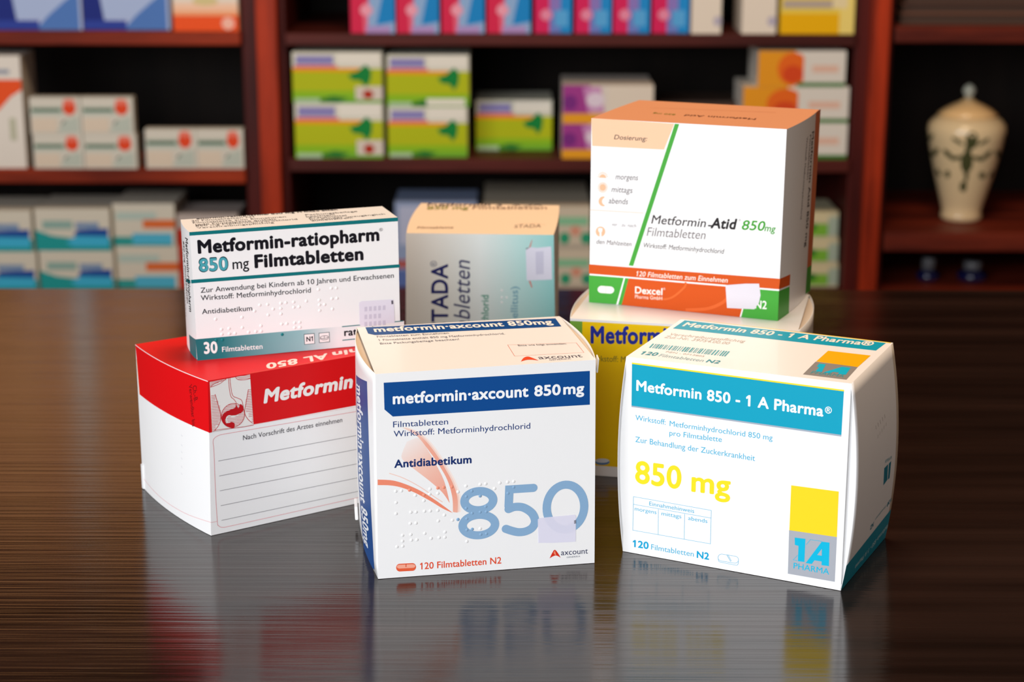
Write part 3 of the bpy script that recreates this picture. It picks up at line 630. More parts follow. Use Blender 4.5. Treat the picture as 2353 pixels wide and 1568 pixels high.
  ('T','maker_logo','top',2,'8A8088','GENERIKA',(0.7934,0.0414),(0.8932,0.0401),(0.7934,0.0659),0,0),
 ],
 'B':[
  ('P','printed_band','front',1,'FBE030',((0.027,0.9746),(0.9719,0.967),(0.9722,0.9594),(0.0271,0.9665))),
  ('P','printed_band','front',1,'00A0BF',((0.0277,0.9672),(0.9711,0.9598),(0.9696,0.7536),(0.029,0.7583))),
  ('P','printed_band','front',1,'A3AEBC',((0.029,0.7583),(0.9696,0.7536),(0.9694,0.7452),(0.0292,0.7514))),
  ('T','title_lettering','front',2,'FBFDFE','Metformin 850 - 1 A Pharma',(0.0501,0.8386),(0.8889,0.8304),(0.0501,0.8889),0.028,0),
  ('T','lettering','front',2,'FBFDFE','®',(0.8947,0.8468),(0.9237,0.8473),(0.8947,0.8765),0.0105,0),
  ('T','lettering','front',2,'3FB0D8','Wirkstoff:',(0.0487,0.688),(0.1899,0.6851),(0.0487,0.7147),0,0),
  ('T','title_lettering','front',2,'3FB0D8','Metforminhydrochlorid 850 mg',(0.2087,0.6823),(0.6738,0.6818),(0.2087,0.7087),0,0),
  ('T','lettering','front',2,'3FB0D8','pro Filmtablette',(0.2086,0.6349),(0.4488,0.6388),(0.2086,0.6613),0,0),
  ('T','lettering','front',2,'3FB0D8','Zur Behandlung der Zuckerkrankheit',(0.0501,0.5771),(0.5997,0.569),(0.0501,0.6052),0,0),
  ('T','large_dose_number','front',2,'FBDF22','850',(0.0526,0.3709),(0.2697,0.3743),(0.0526,0.4794),0.0238,0),
  ('T','large_dose_number','front',2,'FBDF22','mg',(0.3164,0.3715),(0.4949,0.3792),(0.3164,0.4743),0.0238,0),
  ('L','dosage_table','front',2,'3FB0D8',((0.0468,0.295),(0.4108,0.2893),(0.4122,0.1188),(0.0463,0.1196)),0.000193,1),
  ('L','dosage_table','front',2,'3FB0D8',((0.0469,0.2551),(0.4108,0.2503)),0.000193,0),
  ('L','dosage_table','front',2,'3FB0D8',((0.1658,0.2512),(0.1675,0.1191)),0.000193,0),
  ('L','dosage_table','front',2,'3FB0D8',((0.2891,0.2498),(0.29,0.1185)),0.000193,0),
  ('T','dosage_table','front',2,'3FB0D8','Einnahmehinweis',(0.1222,0.2628),(0.3327,0.2616),(0.1222,0.2836),0,0),
  ('T','dosage_table','front',2,'3FB0D8','morgens',(0.0541,0.2243),(0.1569,0.2236),(0.0541,0.2446),0,0),
  ('T','dosage_table','front',2,'3FB0D8','mittags',(0.1807,0.2228),(0.274,0.2231),(0.1807,0.2428),0,0),
  ('T','dosage_table','front',2,'3FB0D8','abends',(0.3056,0.2219),(0.3948,0.2217),(0.3056,0.2418),0,0),
  ('T','quantity_lettering','front',2,'00A2D2','120',(0.0478,0.0333),(0.1237,0.0357),(0.0478,0.0683),0.028,0),
  ('T','quantity_lettering','front',2,'3FB0D8','Filmtabletten',(0.1357,0.036),(0.3367,0.0379),(0.1357,0.0636),0,0),
  ('T','quantity_lettering','front',2,'00A2D2','N2',(0.3503,0.036),(0.4075,0.0364),(0.3503,0.0696),0.028,0),
  ('L','pill_symbol','front',2,'3FB0D8',((0.4666,0.0411),(0.4612,0.0409),(0.4564,0.0425),(0.4524,0.0457),(0.4498,0.0502),(0.4488,0.0556),(0.4495,0.0613),(0.4518,0.0668),(0.4555,0.0716),(0.4602,0.0751),(0.4655,0.077),(0.5249,0.0778),(0.5302,0.0779),(0.535,0.0763),(0.5389,0.0731),(0.5415,0.0687),(0.5425,0.0633),(0.5419,0.0576),(0.5396,0.0521),(0.5359,0.0474),(0.5313,0.0439),(0.526,0.042)),0.000181,1),
  ('L','pill_symbol','front',2,'3FB0D8',((0.4495,0.0525),(0.4498,0.0507),(0.4501,0.0481),(0.4506,0.045),(0.4512,0.0419),(0.4522,0.0391),(0.4534,0.0371),(0.4545,0.036),(0.4554,0.0353),(0.4565,0.035),(0.4585,0.0349),(0.4617,0.0349),(0.4668,0.0347),(0.4747,0.0343),(0.4853,0.0339),(0.4972,0.0335),(0.5091,0.0332),(0.5196,0.0331),(0.5274,0.0333),(0.5324,0.0336),(0.5355,0.0341),(0.5372,0.0347),(0.5382,0.0356),(0.5389,0.0368),(0.5399,0.0384),(0.541,0.0407),(0.5417,0.0437),(0.5421,0.047),(0.5424,0.0503),(0.5426,0.0531),(0.5428,0.055)),0.000181,0),
  ('L','pill_symbol','front',2,'3FB0D8',((0.4886,0.0777),(0.5068,0.0472)),0.000241,0),
  ('L','pill_symbol','front',2,'3FB0D8',((0.4943,0.0788),(0.5108,0.0493)),0.000181,0),
  ('P','maker_logo','front',2,'FCD71E',((0.7639,0.4768),(0.9703,0.4814),(0.9719,0.2596),(0.7641,0.2549))),
  ('P','maker_logo','front',2,'A9ADB6',((0.763,0.2547),(0.9719,0.2596),(0.9722,0.0385),(0.7656,0.0373))),
  ('P','maker_logo','front',3,'00B6DC',((0.7892,0.2233),(0.8362,0.2254),(0.8364,0.1102),(0.8076,0.1089),(0.8074,0.1848),(0.7912,0.1868))),
  ('P','maker_logo','front',3,'00B6DC',((0.8421,0.1063),(0.9078,0.2252),(0.9417,0.2267),(0.9439,0.1109),(0.9116,0.1094),(0.9113,0.1275),(0.88,0.127),(0.8687,0.1065))),
  ('P','maker_logo','front',4,'A9ADB6',((0.9098,0.1902),(0.9107,0.1561),(0.8909,0.156))),
  ('L','maker_logo','front',3,'00B6DC',((0.8407,0.1975),(0.8583,0.2258),(0.9078,0.2265)),0.000211,0),
  ('L','maker_logo','front',3,'00B6DC',((0.8064,0.1388),(0.7863,0.111),(0.8042,0.1107)),0.000211,0),
  ('T','maker_logo','front',3,'00B6DC','PHARMA',(0.7896,0.0694),(0.9462,0.0695),(0.7896,0.0975),0.0056,0),
  ('P','printed_band','top',1,'00A0BF',((0.0223,0.9834),(0.9731,0.9734),(0.9641,0.7715),(0.0221,0.7531))),
  ('P','printed_band','top',1,'F6D860',((-0.0125,1.0225),(-0.001,1.0263),(0.9913,0.9986),(0.9918,0.979))),
  ('T','title_lettering','top',2,'F8F2EA','Metformin 850 - 1 A Pharma®',(0.0461,0.835),(0.9276,0.8647),(0.0461,0.9357),0.028,0),
  ('T','lettering','top',2,'C4B8AC','Verschreibungspflichtig',(0.044,0.5849),(0.3954,0.6126),(0.044,0.6434),0,0),
  ('T','lettering','top',2,'C4B8AC','Zul.-Nr. 39754.00.00',(0.0406,0.5118),(0.3422,0.5258),(0.0406,0.5697),0,0),
  ('P','barcode','top',2,'3FA6B4',((0.0304,0.3492),(0.0376,0.3497),(0.046,0.2504),(0.0387,0.2503))),
  ('P','barcode','top',2,'3FA6B4',((0.0449,0.3503),(0.0492,0.3506),(0.0576,0.2505),(0.0532,0.2504))),
  ('P','barcode','top',2,'3FA6B4',((0.0536,0.351),(0.0565,0.3512),(0.0648,0.2506),(0.0619,0.2506))),
  ('P','barcode','top',2,'3FA6B4',((0.0594,0.3514),(0.0666,0.352),(0.0749,0.2507),(0.0677,0.2506))),
  ('P','barcode','top',2,'3FA6B4',((0.071,0.3523),(0.0782,0.3529),(0.0865,0.2509),(0.0792,0.2508))),
  ('P','barcode','top',2,'3FA6B4',((0.0811,0.3531),(0.0854,0.3534),(0.0937,0.251),(0.0893,0.2509))),
  ('P','barcode','top',2,'3FA6B4',((0.0927,0.354),(0.097,0.3543),(0.1052,0.2511),(0.1009,0.2511))),
  ('P','barcode','top',2,'3FA6B4',((0.0999,0.3546),(0.1028,0.3548),(0.111,0.2512),(0.1081,0.2511))),
  ('P','barcode','top',2,'3FA6B4',((0.11,0.3553),(0.1129,0.3556),(0.121,0.2513),(0.1181,0.2513))),
  ('P','barcode','top',2,'3FA6B4',((0.1201,0.3561),(0.1273,0.3567),(0.1354,0.2515),(0.1282,0.2514))),
  ('P','barcode','top',2,'3FA6B4',((0.1345,0.3572),(0.1374,0.3575),(0.1454,0.2516),(0.1426,0.2516))),
  ('P','barcode','top',2,'3FA6B4',((0.1402,0.3577),(0.1446,0.358),(0.1526,0.2517),(0.1483,0.2517))),
  ('P','barcode','top',2,'3FA6B4',((0.1489,0.3584),(0.1532,0.3587),(0.1612,0.2518),(0.1569,0.2518))),
  ('P','barcode','top',2,'3FA6B4',((0.1604,0.3592),(0.1647,0.3596),(0.1726,0.252),(0.1683,0.2519))),
  ('P','barcode','top',2,'3FA6B4',((0.1718,0.3601),(0.1747,0.3604),(0.1826,0.2521),(0.1798,0.2521))),
  ('P','barcode','top',2,'3FA6B4',((0.1819,0.3609),(0.189,0.3615),(0.1969,0.2523),(0.1898,0.2522))),
  ('P','barcode','top',2,'3FA6B4',((0.1933,0.3618),(0.2005,0.3624),(0.2083,0.2524),(0.2012,0.2523))),
  ('P','barcode','top',2,'3FA6B4',((0.2034,0.3626),(0.2076,0.3629),(0.2154,0.2525),(0.2112,0.2525))),
  ('P','barcode','top',2,'3FA6B4',((0.2148,0.3635),(0.2219,0.364),(0.2297,0.2527),(0.2226,0.2526))),
  ('P','barcode','top',2,'3FA6B4',((0.2248,0.3643),(0.2276,0.3645),(0.2353,0.2528),(0.2325,0.2527))),
  ('P','barcode','top',2,'3FA6B4',((0.2348,0.365),(0.2391,0.3654),(0.2467,0.2529),(0.2424,0.2529))),
  ('P','barcode','top',2,'3FA6B4',((0.2433,0.3657),(0.2462,0.3659),(0.2538,0.253),(0.251,0.253))),
  ('P','barcode','top',2,'3FA6B4',((0.2533,0.3665),(0.2576,0.3668),(0.2651,0.2531),(0.2609,0.2531))),
  ('P','barcode','top',2,'3FA6B4',((0.2604,0.367),(0.2675,0.3676),(0.275,0.2533),(0.268,0.2532))),
  ('P','barcode','top',2,'3FA6B4',((0.2746,0.3681),(0.2789,0.3685),(0.2864,0.2534),(0.2821,0.2534))),
  ('P','barcode','top',2,'3FA6B4',((0.286,0.369),(0.2902,0.3693),(0.2977,0.2536),(0.2934,0.2535))),
  ('P','barcode','top',2,'3FA6B4',((0.2931,0.3696),(0.2973,0.3699),(0.3047,0.2536),(0.3005,0.2536))),
  ('P','barcode','top',2,'3FA6B4',((0.3016,0.3702),(0.3058,0.3706),(0.3132,0.2538),(0.3089,0.2537))),
  ('P','barcode','top',2,'3FA6B4',((0.3087,0.3708),(0.3115,0.371),(0.3188,0.2538),(0.316,0.2538))),
  ('P','barcode','top',2,'3FA6B4',((0.3186,0.3716),(0.3257,0.3721),(0.3329,0.254),(0.3259,0.2539))),
  ('P','barcode','top',2,'3FA6B4',((0.3327,0.3727),(0.3398,0.3732),(0.3469,0.2542),(0.3399,0.2541))),
  ('P','barcode','top',2,'3FA6B4',((0.3468,0.3738),(0.3497,0.374),(0.3568,0.2543),(0.354,0.2543))),
  ('P','barcode','top',2,'3FA6B4',((0.3567,0.3745),(0.3638,0.3751),(0.3708,0.2545),(0.3638,0.2544))),
  ('P','barcode','top',2,'3FA6B4',((0.368,0.3754),(0.375,0.376),(0.382,0.2546),(0.375,0.2545))),
  ('P','barcode','top',2,'3FA6B4',((0.3793,0.3763),(0.3863,0.3768),(0.3932,0.2548),(0.3862,0.2547))),
  ('T','barcode','top',2,'C0B4A8','PZN - 0713805',(0.1319,0.1911),(0.3099,0.1881),(0.1319,0.2211),0,0),
  ('T','quantity_lettering','top',2,'1E94A6','120',(0.0382,0.087),(0.1136,0.091),(0.0382,0.1574),0.028,0),
  ('T','quantity_lettering','top',2,'8FB8C0','Filmtabletten',(0.1254,0.086),(0.3306,0.0805),(0.1254,0.1453),0,0),
  ('T','quantity_lettering','top',2,'1E94A6','N2',(0.3442,0.0831),(0.4028,0.0838),(0.3442,0.1471),0.028,0),
  ('P','maker_logo','top',2,'F8B400',((0.7749,0.6424),(0.9638,0.6438),(0.9602,0.3572),(0.7751,0.3751))),
  ('P','maker_logo','top',2,'8E8A88',((0.7738,0.368),(0.9602,0.3572),(0.9668,0.0661),(0.7797,0.0709))),
  ('P','maker_logo','top',3,'00B6DC',((0.7963,0.3334),(0.8259,0.3343),(0.8429,0.1617),(0.8155,0.1619),(0.812,0.2555),(0.8011,0.2605))),
  ('P','maker_logo','top',3,'00B6DC',((0.8493,0.157),(0.8984,0.3233),(0.9365,0.3238),(0.9455,0.163),(0.9137,0.1601),(0.9105,0.1935),(0.8867,0.1929),(0.8765,0.1567))),
  ('T','maker_logo','top',3,'2E9AA8','PHARMA',(0.8044,0.1044),(0.9459,0.1048),(0.8044,0.162),0,0),
  ('P','printed_band','right',1,'0A8FA8',((0,0),(1,0),(1,0.1535),(0,0.1269))),
  ('T','title_lettering','right',2,'B8DCE0','Metformin 850 - 1 A Pharma',(1.0202,0.0786),(0.2548,0.0571),(1.0189,0.0525),0.021,0),
  ('T','quantity_lettering','right',2,'0A7C94','120',(0.9648,0.2258),(0.8558,0.2214),(0.9594,0.2056),0.028,0),
  ('T','quantity_lettering','right',2,'6AA0AC','Filmtabletten',(0.8257,0.2204),(0.5785,0.2136),(0.8223,0.207),0,0),
  ('T','quantity_lettering','right',2,'0A7C94','N2',(0.5516,0.2032),(0.4772,0.2012),(0.5507,0.1791),0.028,0),
  ('P','maker_logo','right',2,'0A7C94',((0.8359,0.4456),(0.7814,0.4435),(0.789,0.3604),(0.8287,0.3592))),
  ('P','maker_logo','right',2,'0A7C94',((0.7565,0.4468),(0.6663,0.4469),(0.6816,0.3573),(0.7732,0.3641))),
  ('T','maker_logo','right',2,'6AA0AC','PHARMA',(0.8467,0.4527),(0.6797,0.4691),(0.8402,0.4702),0,0),
  ('L','lettering','right',1,'8A7A70',((0.4418,0.71),(0.4553,0.6885)),0.000241,0),
  ('L','lettering','right',1,'8A7A70',((0.4868,0.6381),(0.4918,0.6556)),0.000241,0),
  ('L','lettering','right',1,'8A7A70',((0.4943,0.712),(0.5079,0.6905)),0.000241,0),
  ('L','lettering','right',1,'8A7A70',((0.5361,0.642),(0.5413,0.6595)),0.000241,0),
  ('L','lettering','right',1,'8A7A70',((0.5474,0.7141),(0.561,0.6925)),0.000241,0),
  ('L','lettering','right',1,'8A7A70',((0.5859,0.6458),(0.5911,0.6634)),0.000241,0),
  ('L','lettering','right',1,'8A7A70',((0.6008,0.7161),(0.6145,0.6944)),0.000241,0),
  ('L','lettering','right',1,'8A7A70',((0.636,0.6497),(0.6413,0.6673)),0.000241,0),
  ('L','lettering','right',1,'8A7A70',((0.6547,0.7182),(0.6684,0.6965)),0.000241,0),
  ('L','lettering','right',1,'8A7A70',((0.6866,0.6536),(0.692,0.6713)),0.000241,0),
 ],
 'C':[
  ('P','printed_band','front',1,'DD0D14',((-0.002,0.6693),(1.002,0.6693),(1.002,1.002),(-0.002,1.002))),
  ('P','torso_emblem','front',2,'F1EFEC',((0.0056,0.9925),(0.1756,0.9974),(0.1877,0.6668),(0.0123,0.6693))),
  ('L','torso_emblem','front',3,'C8141C',((0.0104,0.9032),(0.0278,0.9021)),0.000243,0),
  ('L','torso_emblem','front',3,'C8141C',((0.0105,0.8934),(0.0277,0.8924)),0.000243,0),
  ('L','torso_emblem','front',3,'C8141C',((0.0106,0.8837),(0.0275,0.8827)),0.000243,0),
  ('L','torso_emblem','front',3,'C8141C',((0.0106,0.874),(0.0274,0.873)),0.000243,0),
  ('L','torso_emblem','front',3,'C8141C',((0.0107,0.8642),(0.0401,0.8598)),0.000243,0),
  ('L','torso_emblem','front',3,'C8141C',((0.0108,0.8545),(0.04,0.8501)),0.000243,0),
  ('L','torso_emblem','front',3,'C8141C',((0.0109,0.8447),(0.0399,0.8404)),0.000243,0),
  ('L','torso_emblem','front',3,'C8141C',((0.011,0.8349),(0.0473,0.8286)),0.000243,0),
  ('L','torso_emblem','front',3,'C8141C',((0.0111,0.8252),(0.0472,0.8189)),0.000243,0),
  ('L','torso_emblem','front',3,'C8141C',((0.0112,0.8154),(0.0471,0.8091)),0.000243,0),
  ('L','torso_emblem','front',3,'C8141C',((0.0113,0.8056),(0.0499,0.7986)),0.000243,0),
  ('L','torso_emblem','front',3,'C8141C',((0.0113,0.7959),(0.0498,0.7888)),0.000243,0),
  ('L','torso_emblem','front',3,'C8141C',((0.0114,0.7861),(0.0496,0.7791)),0.000243,0),
  ('L','torso_emblem','front',3,'C8141C',((0.0115,0.7763),(0.0495,0.7693)),0.000243,0),
  ('L','torso_emblem','front',3,'C8141C',((0.0116,0.7665),(0.0483,0.7599)),0.000243,0),
  ('L','torso_emblem','front',3,'C8141C',((0.0117,0.7567),(0.0482,0.7501)),0.000243,0),
  ('L','torso_emblem','front',3,'C8141C',((0.0118,0.7469),(0.048,0.7403)),0.000243,0),
  ('L','torso_emblem','front',3,'C8141C',((0.0119,0.7371),(0.0404,0.7327)),0.000243,0),
  ('L','torso_emblem','front',3,'C8141C',((0.012,0.7273),(0.0403,0.7229)),0.000243,0),
  ('L','torso_emblem','front',3,'C8141C',((0.012,0.7175),(0.0401,0.7131)),0.000243,0),
  ('L','torso_emblem','front',3,'C8141C',((0.0121,0.7077),(0.0267,0.7071)),0.000243,0),
  ('L','torso_emblem','front',3,'C8141C',((0.0122,0.6979),(0.0266,0.6974)),0.000243,0),
  ('L','torso_emblem','front',3,'C8141C',((0.0123,0.6881),(0.0265,0.6876)),0.000243,0),
  ('L','torso_emblem','front',3,'C8141C',((0.0124,0.6782),(0.0263,0.6778)),0.000243,0),
  ('L','torso_emblem','front',3,'C8141C',((0.1663,0.8991),(0.1817,0.8995)),0.000243,0),
  ('L','torso_emblem','front',3,'C8141C',((0.1662,0.8884),(0.182,0.8886)),0.000243,0),
  ('L','torso_emblem','front',3,'C8141C',((0.1661,0.8777),(0.1823,0.8778)),0.000243,0),
  ('L','torso_emblem','front',3,'C8141C',((0.1612,0.8682),(0.1826,0.867)),0.000243,0),
  ('L','torso_emblem','front',3,'C8141C',((0.1611,0.8575),(0.1829,0.8562)),0.000243,0),
  ('L','torso_emblem','front',3,'C8141C',((0.161,0.8468),(0.1832,0.8453)),0.000243,0),
  ('L','torso_emblem','front',3,'C8141C',((0.1556,0.8376),(0.1835,0.8345)),0.000243,0),
  ('L','torso_emblem','front',3,'C8141C',((0.1555,0.8268),(0.1838,0.8237)),0.000243,0),
  ('L','torso_emblem','front',3,'C8141C',((0.1553,0.8161),(0.1841,0.8128)),0.000243,0),
  ('L','torso_emblem','front',3,'C8141C',((0.1523,0.8062),(0.1844,0.802)),0.000243,0),
  ('L','torso_emblem','front',3,'C8141C',((0.1522,0.7955),(0.1847,0.7911)),0.000243,0),
  ('L','torso_emblem','front',3,'C8141C',((0.1556,0.7838),(0.185,0.7802)),0.000243,0),
  ('L','torso_emblem','front',3,'C8141C',((0.1555,0.7731),(0.1853,0.7694)),0.000243,0),
  ('L','torso_emblem','front',3,'C8141C',((0.1554,0.7623),(0.1856,0.7585)),0.000243,0),
  ('L','torso_emblem','front',3,'C8141C',((0.1671,0.7483),(0.1859,0.7476)),0.000243,0),
  ('L','torso_emblem','front',3,'C8141C',((0.167,0.7375),(0.1862,0.7367)),0.000243,0),
  ('L','torso_emblem','front',3,'C8141C',((0.1669,0.7268),(0.1865,0.7258)),0.000243,0),
  ('L','torso_emblem','front',3,'C8141C',((0.1798,0.7123),(0.1868,0.7149)),0.000243,0),
  ('L','torso_emblem','front',3,'C8141C',((0.1797,0.7016),(0.1871,0.704)),0.000243,0),
  ('L','torso_emblem','front',3,'C8141C',((0.1796,0.6908),(0.1874,0.6931)),0.000243,0),
  ('L','torso_emblem','front',3,'C8141C',((0.0073,0.9894),(0.0754,0.9894)),0.000243,0),
  ('L','torso_emblem','front',3,'C8141C',((0.0072,0.9798),(0.059,0.9857)),0.000243,0),
  ('L','torso_emblem','front',3,'C8141C',((0.0071,0.9701),(0.0426,0.982)),0.000243,0),
  ('L','torso_emblem','front',3,'C8141C',((0.007,0.9605),(0.0263,0.9783)),0.000243,0),
  ('L','torso_emblem','front',3,'C8141C',((0.1119,1.0004),(0.1756,0.993)),0.000243,0),
  ('L','torso_emblem','front',3,'C8141C',((0.1188,0.9907),(0.1755,0.9832)),0.000243,0),
  ('L','torso_emblem','front',3,'C8141C',((0.1258,0.9809),(0.1754,0.9734)),0.000243,0),
  ('L','torso_emblem','front',3,'C8141C',((0.0076,0.9586),(0.0119,0.9598),(0.0181,0.9614),(0.0253,0.9633),(0.0328,0.9655),(0.04,0.9679),(0.046,0.9706),(0.051,0.9736),(0.0556,0.9772),(0.0598,0.981),(0.0636,0.9847),(0.0668,0.9882),(0.0696,0.991),(0.0716,0.9931),(0.0731,0.9949),(0.074,0.9963),(0.0746,0.9975),(0.0751,0.9984),(0.0755,0.9991)),0.000278,0),
  ('L','torso_emblem','front',3,'C8141C',((0.1119,1.0004),(0.1131,0.9977),(0.1146,0.9937),(0.1165,0.989),(0.1188,0.9843),(0.1217,0.98),(0.1251,0.9766),(0.1296,0.9742),(0.135,0.9722),(0.141,0.9707),(0.147,0.9696),(0.1527,0.9688),(0.1575,0.9682),(0.1617,0.9681),(0.1656,0.9685),(0.1691,0.9693),(0.1721,0.9701),(0.1746,0.9709),(0.1765,0.9713)),0.000278,0),
  ('L','torso_emblem','front',3,'C8141C',((0.0267,0.9094),(0.0283,0.9001),(0.0306,0.8871),(0.0332,0.8717),(0.036,0.8555),(0.0386,0.8397),(0.0409,0.8259),(0.0428,0.8139),(0.0448,0.8025),(0.0466,0.7916),(0.0481,0.7811),(0.0491,0.7711),(0.0494,0.7613),(0.0491,0.7518),(0.0482,0.7426),(0.0468,0.7338),(0.045,0.7254),(0.0429,0.7175),(0.0407,0.7103),(0.038,0.7035),(0.0346,0.697),(0.0309,0.691),(0.0274,0.6857),(0.0244,0.6814),(0.0223,0.6781)),0.000313,0),
  ('L','torso_emblem','front',3,'C8141C',((0.1675,0.9032),(0.1662,0.8929),(0.1643,0.8784),(0.162,0.8614),(0.1597,0.8435),(0.1576,0.8266),(0.1559,0.8124),(0.1544,0.8008),(0.153,0.7905),(0.1517,0.7811),(0.1507,0.7723),(0.1503,0.7639),(0.1506,0.7556),(0.1516,0.7474),(0.1533,0.7395),(0.1555,0.732),(0.1581,0.7248),(0.1609,0.718),(0.1637,0.7114),(0.167,0.7049),(0.1708,0.6985),(0.1748,0.6923),(0.1786,0.6867),(0.1819,0.6821),(0.1842,0.6786)),0.000313,0),
  ('L','torso_emblem','front',3,'C8141C',((0.0194,0.6789),(0.023,0.6789),(0.028,0.6788),(0.0339,0.6788),(0.0405,0.6787),(0.0474,0.6784),(0.0543,0.6778),(0.0615,0.677),(0.0691,0.6758),(0.077,0.6745),(0.0851,0.6731),(0.0932,0.6718),(0.1012,0.6707),(0.1091,0.6698),(0.1172,0.6688),(0.1253,0.668),(0.1333,0.6673),(0.141,0.6667),(0.1484,0.6662),(0.1559,0.6661),(0.1636,0.6661),(0.171,0.6662),(0.1778,0.6665),(0.1835,0.6667),(0.1877,0.6668)),0.000243,0),
  ('L','torso_emblem','front',3,'C8141C',((0.0837,1.0023),(0.084,0.9953),(0.0843,0.9854),(0.0847,0.9738),(0.0852,0.9614),(0.0858,0.9491),(0.0865,0.9379),(0.0873,0.9273),(0.0881,0.9164),(0.0891,0.9057),(0.0901,0.8955),(0.0914,0.8863),(0.0929,0.8785),(0.0947,0.8724),(0.0969,0.8678),(0.0993,0.8642),(0.1017,0.8611),(0.1041,0.858),(0.1061,0.8544),(0.1081,0.8502),(0.11,0.8455),(0.1118,0.8409),(0.1135,0.8366),(0.1149,0.833),(0.1159,0.8304)),0.000278,0),
  ('L','torso_emblem','front',3,'C8141C',((0.0896,1.0026),(0.09,0.9952),(0.0905,0.9849),(0.0911,0.9728),(0.0918,0.9599),(0.0926,0.9472),(0.0935,0.936),(0.0944,0.9258),(0.0953,0.9155),(0.0963,0.9055),(0.0976,0.8962),(0.0991,0.8878),(0.1011,0.8807),(0.1038,0.8752),(0.1069,0.871),(0.1104,0.8678),(0.114,0.8651),(0.1176,0.8625),(0.1209,0.8594),(0.1241,0.8563),(0.1273,0.8536),(0.1305,0.851),(0.1335,0.848),(0.1362,0.8443),(0.1384,0.8395),(0.1402,0.8328),(0.1417,0.8242),(0.1428,0.815),(0.1437,0.806),(0.1444,0.7983),(0.145,0.793)),0.000278,0),
  ('P','torso_emblem','front',4,'F1EFEC',((0.1493,0.7482),(0.1485,0.7362),(0.1466,0.7247),(0.1435,0.7139),(0.1393,0.7041),(0.1342,0.6956),(0.1282,0.6885),(0.1215,0.6831),(0.1142,0.6794),(0.1067,0.6776),(0.0989,0.6776),(0.0912,0.6796),(0.0837,0.6834),(0.0766,0.689),(0.0701,0.6961),(0.0644,0.7047),(0.0595,0.7145),(0.0556,0.7252),(0.0527,0.7367),(0.0511,0.7486),(0.0506,0.7606),(0.0513,0.7725),(0.0533,0.7839),(0.0563,0.7946),(0.0605,0.8043),(0.0656,0.8128),(0.0715,0.8199),(0.0782,0.8253),(0.0853,0.8291),(0.0929,0.831),(0.1006,0.831),(0.1083,0.8291),(0.1158,0.8254),(0.1229,0.82),(0.1295,0.8129),(0.1353,0.8043),(0.1403,0.7946),(0.1442,0.7838),(0.1471,0.7723),(0.1488,0.7603))),
  ('L','torso_emblem','front',5,'C8141C',((0.0808,0.8248),(0.1203,0.823)),0.000243,0),
  ('L','torso_emblem','front',5,'C8141C',((0.07,0.818),(0.131,0.8102)),0.000243,0),
  ('L','torso_emblem','front',5,'C8141C',((0.0631,0.81),(0.1377,0.7986)),0.000243,0),
  ('L','torso_emblem','front',5,'C8141C',((0.0583,0.8016),(0.1423,0.7874)),0.000243,0),
  ('L','torso_emblem','front',5,'C8141C',((0.0549,0.7927),(0.1456,0.7767)),0.000243,0),
  ('L','torso_emblem','front',5,'C8141C',((0.0526,0.7836),(0.1477,0.7662)),0.000243,0),
  ('L','torso_emblem','front',5,'C8141C',((0.0512,0.7742),(0.1489,0.756)),0.000243,0),
  ('L','torso_emblem','front',5,'C8141C',((0.0506,0.7645),(0.1493,0.7461)),0.000243,0),
  ('L','torso_emblem','front',5,'C8141C',((0.051,0.7546),(0.1487,0.7363)),0.000243,0),
  ('L','torso_emblem','front',5,'C8141C',((0.0521,0.7445),(0.1473,0.7268)),0.000243,0),
  ('L','torso_emblem','front',5,'C8141C',((0.0542,0.7341),(0.145,0.7176)),0.000243,0),
  ('L','torso_emblem','front',5,'C8141C',((0.0575,0.7234),(0.1415,0.7087)),0.000243,0),
  ('L','torso_emblem','front',5,'C8141C',((0.062,0.7123),(0.1366,0.7002)),0.000243,0),
  ('L','torso_emblem','front',5,'C8141C',((0.0687,0.7006),(0.1297,0.6922)),0.000243,0),
  ('L','torso_emblem','front',5,'C8141C',((0.0793,0.6877),(0.1188,0.6855)),0.000243,0),
  ('L','torso_emblem','front',6,'C8141C',((0.1493,0.7482),(0.1485,0.7362),(0.1466,0.7247),(0.1435,0.7139),(0.1393,0.7041),(0.1342,0.6956),(0.1282,0.6885),(0.1215,0.6831),(0.1142,0.6794),(0.1067,0.6776),(0.0989,0.6776),(0.0912,0.6796),(0.0837,0.6834),(0.0766,0.689),(0.0701,0.6961),(0.0644,0.7047),(0.0595,0.7145),(0.0556,0.7252),(0.0527,0.7367),(0.0511,0.7486),(0.0506,0.7606),(0.0513,0.7725),(0.0533,0.7839),(0.0563,0.7946),(0.0605,0.8043),(0.0656,0.8128),(0.0715,0.8199),(0.0782,0.8253),(0.0853,0.8291),(0.0929,0.831),(0.1006,0.831),(0.1083,0.8291),(0.1158,0.8254),(0.1229,0.82),(0.1295,0.8129),(0.1353,0.8043),(0.1403,0.7946),(0.1442,0.7838),(0.1471,0.7723),(0.1488,0.7603)),0.000278,1),
